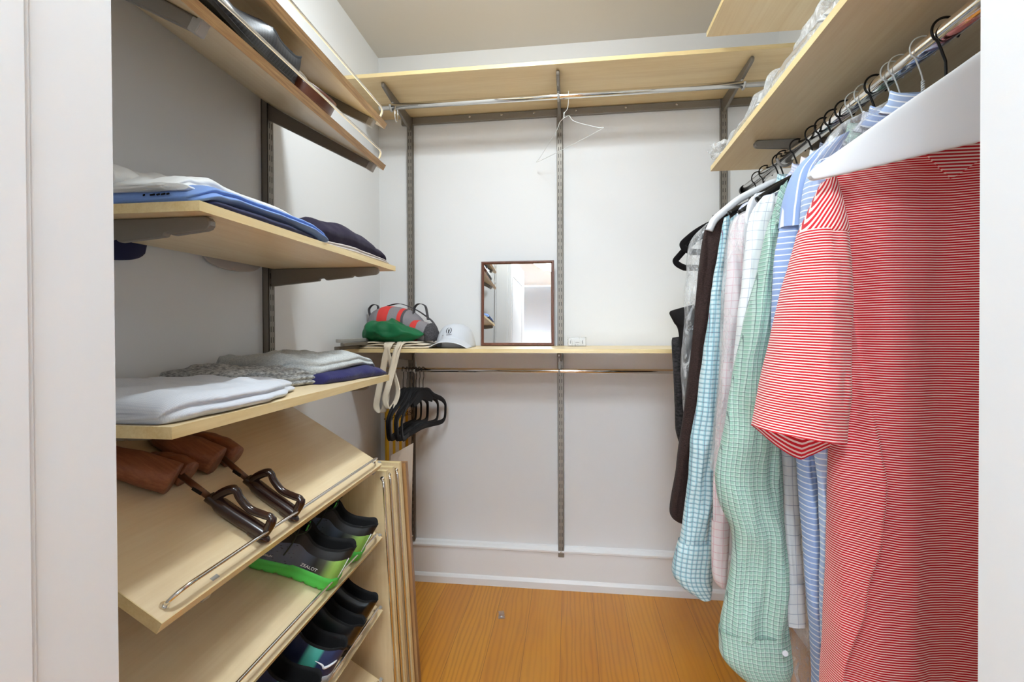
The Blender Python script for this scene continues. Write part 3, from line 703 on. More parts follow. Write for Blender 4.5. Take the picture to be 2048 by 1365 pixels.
# 2-... the row behind it
shirt('pale blue and white striped shirt in clear film, squeezed just behind the red polo', hookY(1846), F_['blue_pale'],
      [(1640, 320, 1668, 312, .008), (1614, 358, 1662, 350, .02), (1604, 415, 1655, 415, .026), (1600, 480, 1650, 480, .03), (1604, 640, 1655, 640, .03), (1618, 820, 1660, 820, .03), (1634, 920, 1663, 920, .025), (1638, 1060, 1662, 1060, .022), (1641, 1200, 1660, 1200, .02), (1642, 1290, 1658, 1290, .018)],
      (1625, 372), 'wire', seed=4, xl=.53)
shirt('blue long-sleeved shirt with white horizontal bars, second shirt showing from the doorway', hookY(1801), F_['blue'],
      [(1561, 452, 1640, 458, .03), (1546, 540, 1640, 540, .04), (1541, 650, 1640, 650, .042), (1546, 760, 1645, 760, .042), (1572, 850, 1650, 850, .04), (1597, 920, 1652, 920, .036), (1604, 1050, 1650, 1050, .034), (1612, 1180, 1648, 1180, .03), (1623, 1290, 1645, 1290, .026), (1624, 1380, 1642, 1380, .022)],
      (1578, 408), 'wire', seed=9, xl=.535, yoke=([(1652, 286, 1700, 262, .006), (1610, 318, 1680, 300, .014), (1584, 350, 1655, 346, .022), (1568, 400, 1645, 400, .03), (1560, 456, 1641, 460, .032)], F_['blue_yoke']))
shirt('white shirt with thin grey stripes whose collar shows above the broad white hanger', hookY(1785), F_['grey_stripe'],
      [(1650, 300, 1690, 290, .006), (1600, 400, 1660, 400, .02), (1600, 700, 1640, 700, .02), (1605, 900, 1640, 900, .02)], (1600, 380), 'wire', seed=12, xl=.54)
YG = hookY(1752)
g = shirt('green graph-check long-sleeved shirt with buttoned cuff hanging low', YG, F_['green'],
      [(1561, 372, 1573, 368, .006), (1547, 418, 1577, 414, .018), (1534, 462, 1574, 462, .026), (1510, 560, 1563, 560, .036), (1489, 650, 1554, 650, .04), (1468, 740, 1551, 740, .045), (1449, 840, 1556, 840, .048), (1432, 940, 1563, 940, .048), (1439, 1003, 1566, 1003, .044), (1463, 1068, 1570, 1068, .038), (1459, 1140, 1572, 1140, .042), (1447, 1210, 1573, 1214, .044), (1440, 1262, 1576, 1270, .044)],
      (1545, 430), 'black', cuff=[(1438, 1256, 1576, 1262, .046), (1439, 1285, 1581, 1300, .047), (1443, 1312, 1584, 1332, .046), (1474, 1346, 1578, 1354, .04), (1506, 1369, 1563, 1374, .03)], seed=21, fold=.009, ks=.75, xl=.535, zhem=.58, n=90)
bp = at(1570, 1307, Y=YG-.066); bm = MB(); bm.add(*disc(bp, (0, -1, 0), .0055, .002)); child(bm.build('cuff_button', M['white_plastic'], None), g)
child(loft_px(MB(), [(1556, 385, 1575, 360, .004), (1552, 420, 1572, 412, .006), (1553, 448, 1570, 440, .006)], YG-.04, 3, .001, n=12, uvrot=.6).build('shoulder', F_['green'], None), g)
shirt('white windowpane-check sleeve and cuff showing low between green and blue shirts', hookY(1730), F_['white_win'],
      [(1600, 400, 1640, 400, .006), (1575, 560, 1610, 560, .02), (1562, 760, 1600, 760, .02), (1563, 880, 1592, 880, .02), (1568, 1000, 1597, 1000, .02), (1571, 1100, 1602, 1100, .02), (1573, 1168, 1606, 1168, .02)],
      (1545, 420), 'wire', cuff=[(1572, 1165, 1607, 1163, .022), (1571, 1210, 1609, 1208, .023), (1572, 1250, 1611, 1252, .022)], seed=25, xl=.56, zhem=.8, collar=False, fold=.003)
shirt('white windowpane-check shirt in film between the green and pink shirts', hookY(1711), F_['white_win'],
      [(1528, 392, 1550, 386, .006), (1500, 434, 1550, 436, .024), (1489, 520, 1545, 520, .034), (1479, 620, 1535, 620, .036), (1471, 700, 1525, 700, .036), (1463, 780, 1518, 780, .036), (1456, 860, 1510, 860, .036), (1450, 950, 1500, 950, .034), (1462, 1040, 1500, 1040, .03)],
      (1510, 425), 'wire', seed=31, xl=.56, zhem=.78)
shirt('charcoal and grey small-check shirt glimpsed behind the green sleeve', hookY(1690), F_['dark_check'],
      [(1560, 400, 1590, 400, .006), (1562, 700, 1600, 700, .02), (1566, 880, 1602, 880, .02), (1573, 950, 1604, 950, .02), (1584, 1002, 1605, 1000, .016), (1592, 1045, 1602, 1045, .01)],
      (1505, 415), 'black', seed=35, xl=.585, zhem=.78, fold=.003)
shirt('plain white shirt with collar tip between charcoal-check and pink shirts', hookY(1668), F_['white'],
      [(1510, 388, 1540, 380, .006), (1490, 440, 1530, 440, .016), (1485, 700, 1520, 700, .016), (1490, 900, 1520, 900, .016)], (1492, 415), 'black', seed=37, xl=.57, zhem=.8)
shirt('pale pink windowpane shirt under clear film with long sleeve and cuff', hookY(1648), F_['pink'],
      [(1492, 424, 1506, 418, .006), (1464, 452, 1506, 458, .02), (1453, 540, 1502, 540, .03), (1447, 650, 1492, 650, .032), (1441, 760, 1482, 760, .032), (1433, 860, 1472, 860, .032), (1428, 950, 1464, 950, .03), (1425, 1042, 1460, 1042, .026)],
      (1470, 440), 'black', cuff=[(1424, 1040, 1459, 1040, .028), (1423, 1110, 1456, 1110, .028), (1426, 1155, 1452, 1160, .026), (1436, 1172, 1449, 1172, .02)], seed=41, xl=.57, zhem=.78)
shirt('lilac checked shirt with collar showing under the far hooks', hookY(1628), F_['lilac'],
      [(1500, 400, 1520, 396, .006), (1470, 450, 1500, 450, .016), (1465, 700, 1490, 700, .016), (1460, 900, 1485, 900, .016)], (1478, 428), 'black', seed=43, xl=.57, zhem=.8)
shirt('teal and white plaid long-sleeved shirt with wide cuff, beside the dark brown jacket', hookY(1596), F_['teal'],
      [(1449, 436, 1460, 430, .006), (1441, 478, 1460, 480, .02), (1430, 545, 1456, 545, .03), (1415, 650, 1453, 650, .04), (1397, 780, 1448, 780, .045), (1383, 880, 1441, 880, .048), (1376, 960, 1435, 960, .046), (1367, 1030, 1429, 1032, .044), (1358, 1085, 1426, 1090, .044)],
      (1450, 440), 'black', cuff=[(1357, 1080, 1426, 1084, .046), (1345, 1130, 1425, 1136, .05), (1347, 1152, 1424, 1160, .05), (1366, 1174, 1423, 1180, .046), (1393, 1193, 1421, 1197, .036)], seed=47, xl=.56, fold=.009, zhem=.72)
shirt('dark brown tweed jacket on a white plastic hanger at the far end of the row', hookY(1560), F_['brown'],
      [(1439, 430, 1452, 440, .008), (1411, 455, 1452, 462, .025), (1398, 530, 1442, 530, .035), (1388, 640, 1428, 640, .038), (1376, 760, 1410, 760, .038), (1362, 860, 1396, 860, .038), (1350, 950, 1388, 950, .038), (1339, 1022, 1384, 1022, .036), (1352, 1042, 1378, 1048, .03)],
      (1420, 447), 'black', seed=53, xl=.50, zhem=.72, name='jacket', cat='jacket', collar=False)
# white moulded hanger arm that carries the jacket
t = thing('moulded_hanger', 'white moulded plastic hanger sloping over the dark brown jacket shoulder', 'hanger', (RX, hookY(1568), rz_(hookY(1568)))); t['group'] = 'hangers on the right hand rod'
yq = hookY(1568); P_ = [at(x, y, Y=yq) for x, y in ((1418, 462), (1428, 442), (1446, 425), (1480, 398), (1520, 378), (1556, 362))]
wm = MB(); wm.tube(cr([tuple(p) for p in P_]+[(2*RX-p.x, p.y, p.z) for p in P_[::-1]], 50), .011, 12, flat=((0, 1, 0), .8)); child(wm.build('arms', M['white_plastic'], None), t)
wire_hook(t, 'black', zlow=P_[-1].z-rz_(yq)+.01)
# black velvet hangers and dark trousers at the far end
def velvet_path(hw, z0, dz, bar):
    r = [(0, z0), (hw*.35, z0-dz*.22), (hw*.75, z0-dz*.62), (hw*.97, z0-dz), (hw, z0-dz-.018), (hw*.92, z0-dz-.034), (hw*.8, z0-bar)]
    return [(x, z) for x, z in r]+[(0, z0-bar)]+[(-x, z) for x, z in r[:0:-1]]
def velvet(name, label, loc, rz, hw=.215, z0=-.085, dz=.075, bar=.112, group=None, R=.0215, plane='x', curl=True):
    t = thing(name, label, 'hanger', loc, rz, group); V = lambda a, z: Vector((a, 0, z))
    p = velvet_path(hw, z0, dz, bar)
    MB().tube(cr([tuple(V(a, z)) for a, z in p+p[:1]], 96)[:-1], .0105, 10, closed=True, flat=((0, 1, 0), .30)).build('frame', M['velvet'], t)
    MB().tube([tuple(V(a, z)) for a, z in ((-hw*.42, z0-dz*.40), (0, z0-.012), (hw*.42, z0-dz*.40))], .012, 10, flat=((0, 1, 0), .3)).build('shoulder_web', M['velvet'], t)
    q = hook_path(z0, R); MB().tube(cr([tuple(V(a, z)) for a, z in q], 44), .0019, 8).build('hook', M['black_wire'], t)
    return t
GH = 'hangers on the right hand rod'
for px, tipx, tipy, lab in ((1532, 1366, 488, 'black velvet hanger, upper of the two loops beyond the brown jacket'), (1517, 1352, 520, 'black velvet hanger, lower loop nearest the back wall')):
    y = hookY(px); tp = at(tipx, tipy, Y=y); hw = RX-tp.x; zz = tp.z-rz_(y)
    velvet('velvet_hanger', lab, (RX, y, rz_(y)), 0, hw, -.10, -.10-zz-.010, -.10-zz+.028, GH)
t = garment('folded_trousers', 'black denim trousers folded over a bar, beside the mid-height shelf end', 'trousers', hookY(1526), None)
yt = hookY(1526)
child(loft_px(MB(), [(1345, 676, 1400, 668, .012), (1344, 690, 1400, 690, .022), (1346, 740, 1400, 740, .024), (1349, 810, 1395, 810, .024), (1352, 862, 1390, 862, .022), (1360, 892, 1388, 892, .012)], yt, 5, .006, n=40).build('legs', F_['jean'], None), t)
child(MB().tube([at(1400, 680, Y=yt), Vector((RX, yt, rz_(yt)-.20)), Vector((RX, yt, rz_(yt)-.06)), Vector((RX, yt, rz_(yt)+.0))], .002, 8).build('hook', M['black_wire'], None), t)
t = garment('dark_garment', 'dark garment with a pointed corner poking out above the folded trousers', 'clothing', hookY(1540), None); yt = hookY(1540)
child(loft_px(MB(), [(1342, 622, 1420, 600, .010), (1339, 628, 1420, 625, .018), (1348, 645, 1420, 650, .022), (1358, 668, 1420, 672, .022), (1362, 760, 1410, 760, .02), (1364, 800, 1400, 800, .012)], yt, 8, .004, n=30).build('cloth', F_['black_cloth'], None), t)
# clear garment covers
def cover(label, rows, Y, seed, mat='film2', n=60, fold=.008):
    t = thing('garment_cover', label, 'plastic cover', tuple(at(rows[-1][0], rows[-1][1], Y=Y)), 0, 'clear film covers over the clothes')
    return child(loft_px(MB(), rows, Y, seed, fold, n=n, ku=14, kv=6).build('garment_cover_film', M[mat], None), t)
cover('clear crinkled cover hanging behind the brown jacket, end of the row', [(1412, 448, 1440, 445, .01), (1380, 483, 1430, 480, .03), (1373, 545, 1424, 545, .04), (1368, 640, 1414, 640, .04), (1362, 730, 1408, 730, .04), (1366, 810, 1404, 810, .035), (1374, 880, 1400, 880, .025)], hookY(1545), 61)
cover('clear cover over the pink windowpane shirt', [(1500, 418, 1520, 412, .01), (1462, 446, 1512, 450, .035), (1450, 540, 1508, 540, .042), (1444, 650, 1500, 650, .044), (1438, 760, 1490, 760, .044), (1430, 860, 1480, 860, .044), (1424, 940, 1470, 940, .04)], hookY(1648)-.03, 64, 'film')
cover('clear cover bunched at the collars behind the broad white hanger', [(1716, 232, 1820, 186, .012), (1680, 250, 1840, 215, .03), (1650, 285, 1850, 260, .034), (1622, 335, 1850, 320, .034), (1606, 400, 1800, 400, .034), (1600, 470, 1760, 470, .03)], hookY(1822), 67)
cover('clear cover trailing low beneath the white windowpane cuff', [(1574, 900, 1612, 900, .02), (1572, 1100, 1616, 1100, .024), (1576, 1260, 1622, 1260, .026), (1580, 1330, 1630, 1330, .026), (1584, 1420, 1640, 1420, .02)], hookY(1720), 69, 'film')
# ------------------------------------------------------------------ folded clothes on the left shelves
def fold_mesh(mb, secs, z0f, layers=3, seed=0, wr=.005, bulge=.008, nv=70, nu=64, sag=.0, tip=.45):
    """secs: (y, x_front, x_back, base lift, height)"""
    ks = list(zip(*secs)); Y0, Y1 = secs[0][0], secs[-1][0]
    tabs = [[(a, b) for a, b in zip(ks[0], ks[i])] for i in (1, 2, 3, 4)]
    def P(u, v):
        y = Y0+(Y1-Y0)*v; xf, xb, lf, h = [interp(t_, y) for t_ in tabs]
        e = min(v, 1-v)/.07; er = math.sqrt(max(0, 1-(1-min(1, e))**2)) if e < 1 else 1
        hh = h*(tip+(1-tip)*er); ins = .012*(1-er); z0 = z0f(y)+lf
        y2 = y+(0 if e >= 1 else 0)
        if u < .32:
            a = u/.32; x = xf-ins-bulge*.4+bulge*abs(math.sin(PI*layers*a))*(1-.3*a)-.014*a*a*a; z = z0+hh*(.02+.93*a)
        elif u < .78:
            a = (u-.32)/.46; x = xf-ins-.014-.004+(xb-xf+.028)*a; edge = min(a, 1-a)
            z = z0+hh*(.95+.05*min(1, edge*8))+wr*fbm(x*22+seed, y*16, seed)*min(1, edge*7+.15)*er
            z += wr*1.2*math.sin(max(0, fbm(x*7+seed*2, y*9, seed+4))*5)*min(1, edge*7)*er
        elif u < .9:
            a = (u-.78)/.12; x = xb+ins-.008*math.sin(PI*a); z = z0+hh*.95*(1-a)
        else:
            a = (u-.9)/.1; x = xb+(xf-xb)*a; z = z0
        x += wr*.8*fbm(y*14, z*30, seed+7) if u < .4 else 0
        y2 += wr*.8*fbm(x*14, z*30, seed+9)*(1-er) + (.004*math.sin(u/.32*PI*layers) if u < .32 and e < 1 else 0)*(1-er)
        return Vector((x, y2, max(z, z0)))
    mb.grid(P, nu, nv, closeu=True, uvf=lambda u, v: (P(u, v).x, P(u, v).y), flip=True, caps=True)
    return mb
def folded(name, label, cat, secs, z0f, mat, group, **k):
    y = (secs[0][0]+secs[-1][0])/2; x = (secs[0][1]+secs[0][2])/2
    o = fold_mesh(MB(), secs, z0f, **k); off = Vector((x, y, z0f(y)+secs[0][3]))
    o.v = [(a-off.x, b-off.y, c_-off.z) for a, b, c_ in o.v]
    q = o.build(name, mat); q.location = off; return tag(q, label, cat, group)
zu = lambda y: UN.z+(UF.z-UN.z)*(y-UN.y)/(UF.y-UN.y)+.0008
zl = lambda y: LN.z+(LF.z-LN.z)*(y-LN.y)/(LF.y-LN.y)+.0008
F_['sky'] = fabric('cornflower_jersey', (126, 158, 218), [], weave=.3, var=.08)
F_['navy'] = fabric('navy_jersey', (38, 40, 78), [], weave=.3, var=.08)
F_['plum'] = fabric('dark_plum_knit', (36, 26, 50), [], weave=.5, var=.12, sheen=.08)
F_['offwhite'] = fabric('off_white_jersey', (240, 240, 238), [], weave=.3, var=.03)
F_['taupe'] = fabric('pale_taupe_cotton', (190, 180, 174), [], var=.05)
F_['pique'] = fabric('pale_grey_pique', (222, 225, 232), [('u', .0026, .35, 0, (206, 210, 220), .7), ('v', .0026, .35, 0, (206, 210, 220), .7)], weave=.3, var=.03)
F_['marl'] = heather('dark_marl_grey', (112, 112, 112), (200, 200, 198), 110)
F_['lgrey'] = heather('light_heather_grey', (176, 180, 182), (214, 216, 214), 260)
F_['navy2'] = fabric('indigo_linen', (46, 44, 98), [('u', .0022, .4, 0, (30, 32, 74), .6)], weave=.5, var=.12)
GU, GL = 'folded clothes on the upper left shelf', 'folded clothes on the lower left shelf'
folded('folded_shirt', 'navy folded T-shirt under the cornflower blue one at the shelf front', 'shirt', [(.665, -.552, -.80, 0, .016), (.85, -.548, -.82, 0, .018), (1.0, -.556, -.80, 0, .014)], zu, F_['navy'], GU, layers=1, seed=2, wr=.003)
blue_t = folded('folded_shirt', 'cornflower blue folded T-shirt along the front of the upper flat shelf', 'shirt', [(.648, -.556, -.78, .002, .020), (.69, -.552, -.78, .012, .026), (.74, -.556, -.78, .018, .022), (.85, -.550, -.80, .018, .022), (.95, -.546, -.80, .014, .024), (1.015, -.540, -.74, .002, .020)], zu, F_['sky'], GU, layers=2, seed=5, wr=.005, bulge=.010)
folded('folded_shirt', 'white folded T-shirt lying on top of the blue one', 'shirt', [(.648, -.60, -.86, .022, .014), (.70, -.604, -.86, .034, .024), (.745, -.604, -.86, .036, .034), (.80, -.60, -.86, .038, .026), (.90, -.59, -.86, .038, .024), (.985, -.575, -.86, .030, .016)], zu, F_['offwhite'], GU, layers=2, seed=8, wr=.006, bulge=.006)
o_ = MB()
for i, (a, b) in enumerate(((286, 3), (300, 9), (313, 6), (322, 8), (333, 5))):
    p0 = at(a, 391-i*.6, Y=.6475); p1 = at(a+b, 389.5-i*.6, Y=.6475)
    o_.hexa([p0+Vector((0, -.0006, -.001)), p1+Vector((0, -.0006, -.001)), p1+Vector((0, .001, -.001)), p0+Vector((0, .001, -.001)), p0+Vector((0, -.0006, .0012)), p1+Vector((0, -.0006, .0012)), p1+Vector((0, .001, .0012)), p0+Vector((0, .001, .0012))])
pt = thing('printed_tshirt', 'white folded T-shirt with black print beside the doorway, upper shelf', 'shirt', (-.66, .66, zu(.66)), 0, GU)
q = fold_mesh(MB(), [(.6485, -.575, -.76, .020, .012), (.70, -.58, -.76, .02, .012)], zu, layers=1, seed=3, wr=.002, nv=30).build('cloth', F_['offwhite'], None); child(q, pt)
child(o_.build('print', F_['black_cloth'], None), pt)
folded('folded_shirt', 'pale taupe folded shirt beneath the dark plum sweater', 'shirt', [(1.045, -.562, -.84, 0, .018), (1.2, -.556, -.85, 0, .024), (1.405, -.552, -.84, 0, .018)], zu, F_['taupe'], GU, layers=2, seed=11, wr=.004)
folded('folded_sweater', 'dark plum folded sweater at the far end of the upper flat shelf', 'sweater', [(1.03, -.60, -.86, .022, .026), (1.09, -.588, -.86, .024, .050), (1.18, -.580, -.86, .024, .060), (1.29, -.574, -.86, .022, .052), (1.36, -.568, -.86, .018, .034), (1.405, -.562, -.85, .012, .014)], zu, F_['plum'], GU, layers=1, seed=14, wr=.004, bulge=.014, tip=.3)
folded('crumpled_cloth', 'white crumpled cloth peeping from behind the door frame on the upper shelf', 'cloth', [(.648, -.70, -.80, .034, .030), (.675, -.69, -.80, .034, .036), (.70, -.69, -.80, .034, .03)], zu, F_['offwhite'], GU, layers=1, seed=17, wr=.008, nv=24)
for lab, y0, y1, zb, m_, sd in (('navy garment end drooping behind the upper flat shelf next to the doorway', .745, .905, 1.338, F_['navy'], 1), ('grey garment end drooping behind the upper flat shelf near the steel standard', 1.05, 1.285, 1.356, F_['taupe'], 2)):
    def P(u, v, y0=y0, y1=y1, zb=zb, sd=sd):
        a = v*1.0; y = y0+(y1-y0)*u; r = math.sin(PI*u)**.35
        zt_ = zu(y)+.006; z = zt_+(zb+(1-r)*.05-zt_)*min(1, a*1.0)
        if a < .25: return Vector((-.855-.035*(a/.25), y, zt_+.004*math.sin(a*12)))
        return Vector((-.8945+.003*math.sin(u*9+sd), y, zt_+(zb+(1-r)*.045-zt_)*(a-.25)/.75))
    o = MB().grid(P, 24, 16).build('folded_shirt', m_, None, solid=.006); tag(o, lab, 'shirt', GU)
folded('folded_shirt', 'pale grey pique shirt folded flat at the near end of the lower flat shelf', 'shirt',
       [(.596, -.562, -.87, 0, .034), (.64, -.558, -.87, 0, .040), (.72, -.552, -.87, 0, .038), (.80, -.552, -.87, 0, .036), (.87, -.565, -.86, 0, .034), (.95, -.60, -.82, 0, .028), (1.03, -.640, -.76, 0, .014)], zl, F_['pique'], GL, layers=2, seed=21, wr=.006, bulge=.010)
folded('folded_shirt', 'dark marled grey shirt rolled and folded between the pale pique and light grey shirts', 'shirt',
       [(.905, -.70, -.875, 0, .046), (.96, -.69, -.875, 0, .050), (1.02, -.665, -.87, 0, .042), (1.08, -.640, -.86, 0, .042), (1.125, -.622, -.82, 0, .030)], zl, F_['marl'], GL, layers=3, seed=24, wr=.006, bulge=.009)
folded('folded_shirt', 'indigo navy folded shirt under the light grey one at the far shelf end', 'shirt',
       [(1.10, -.600, -.85, 0, .028), (1.22, -.578, -.86, 0, .034), (1.30, -.566, -.86, 0, .036), (1.345, -.556, -.86, 0, .026), (1.375, -.550, -.85, .001, .012)], zl, F_['navy2'], GL, layers=1, seed=27, wr=.004, bulge=.010)
folded('folded_shirt', 'light heather grey folded shirt spread over the indigo one on the lower shelf', 'shirt',
       [(1.075, -.69, -.875, .030, .046), (1.12, -.62, -.875, .024, .040), (1.20, -.596, -.875, .032, .038), (1.27, -.592, -.87, .036, .036), (1.33, -.580, -.86, .030, .026), (1.368, -.585, -.85, .016, .014)], zl, F_['lgrey'], GL, layers=2, seed=30, wr=.006, bulge=.008)
# ------------------------------------------------------------------ things on the tilted boards
def on_board(t, xf, zf_, s, tt, yaw=0, n=.0006):
    """frame: x up the slope, z off the board; yaw turns towards the doorway"""
    Rm = Matrix((( SD.x, 0, NN.x), (SD.y, -1, NN.y), (SD.z, 0, NN.z)))
    Rm = Rm @ Matrix.Rotation(yaw, 3, 'Z')
    p = Vector((xf, tt, zf_))+SD*s+NN*n; M4 = Rm.to_4x4(); M4.translation = p; t.matrix_world = M4
M['tree_wood'] = wood('reddish_cedar', (172, 108, 74), (112, 62, 40), 'X', .45, 1.4)
M['tree_end'] = wood('cedar_end_grain', (178, 132, 108), (136, 92, 72), 'Z', .7, 2)
M['bakelite'] = plain('dark_brown_plastic', (46, 24, 20), .22, coat=.4)
M['tube'] = plain('brown_metal_tube', (112, 76, 54), .3, .6)
def shoe_tree(label, s, tt, yaw, toe_yaw, L=.165, y2=-.018, k2=.8):
    t = thing('shoe_tree', label, 'shoe tree', group='wooden shoe trees')
    hd = MB(); lp = [(.118, .014), (.112, .034), (.098, .053), (.088, .056), (.076, .048), (.050, .040), (.024, .044), (.010, .047), (.004, .040), (.004, .022), (.006, .012)]
    hd.tube(cr([(a, 0, z) for a, z in lp], 44), [.0085]*12+[.0070]*21+[.0088]*12, 12)
    sp = [(.004, .0145), (.03, .0150), (.07, .0155), (.120, .0185), (.128, .0195)]
    hd.tube(cr([(a, 0, z) for a, z in sp], 20), [.0135]*14+[.0105]*7, 14)
    hd.build('handle', M['bakelite'], t)
    hb = MB(); hb.tube(cr([(.040, 0, .009), (.022, 0, .0075), (.004, 0, .007), (-.010, 0, .007)], 14), [.007]*3+[.0125]*8+[.010, .008, .006, .003], 14, flat=((0, 0, 1), .62)); hb.build('heel_knob', M['bakelite'], t)
    for z in (.108,): 
        r = MB(); r.add(*disc((z, .0082, .0165), (0, 1, .1), .0032, .0016)); r.build('rivet', M['chrome'], t)
    MB().tube([(.124, 0, .0185), (.195, 0, .026)], .0058, 14).build('rod', M['tube'], t)
    MB().box(.140, .160, .0045, .0064, .0170, .0235).build('latch', M['black_wire'], t)
    def lobe(name, ang, length, w_, hgt, y0, cut):
        Rz = Matrix.Rotation(ang, 3, 'Z'); m_ = MB(); n = 28
        def P(u, v):
            x = v; a = 2*PI*u
            ww = w_*interp([(0, .80), (.25, .97), (.5, 1), (.75, .82), (.9, .5), (1, .04)], x)
            hh = hgt*interp([(0, 1), (.3, .92), (.6, .72), (.85, .5), (1, .06)], x)
            yy = math.cos(a)*ww*.5; zz = math.sin(a); zz = (abs(zz)**.8*(1 if zz > 0 else -1))
            z = (zz*.5+.5)*hh+.001+(.0)
            if cut*math.cos(a) > 0: yy *= .35
            return Rz @ Vector((x*length, yy, z))+Vector((.190, y0, 0))
        m_.grid(P, 40, n, closeu=True, flip=True, caps=True); return m_
    m1 = lobe('toe', toe_yaw, L, .082, .058, .018, -1); o = m1.build('toe_block', M['tree_wood'], t)
    e = MB(); 
    m2 = lobe('side', toe_yaw*.2-.10, L*k2, .074, .050, y2, 1); m2.build('toe_block', M['tree_wood'], t)
    on_board(t, SX, .8045, s, tt, yaw); return t
shoe_tree('wooden shoe tree with dark plastic handle, nearer the doorway', .014, .795, .06, .28, .185, -.006, .5)
shoe_tree('wooden shoe tree with dark plastic handle, the farther one of the pair', .014, .888, -.02, .16, .150)
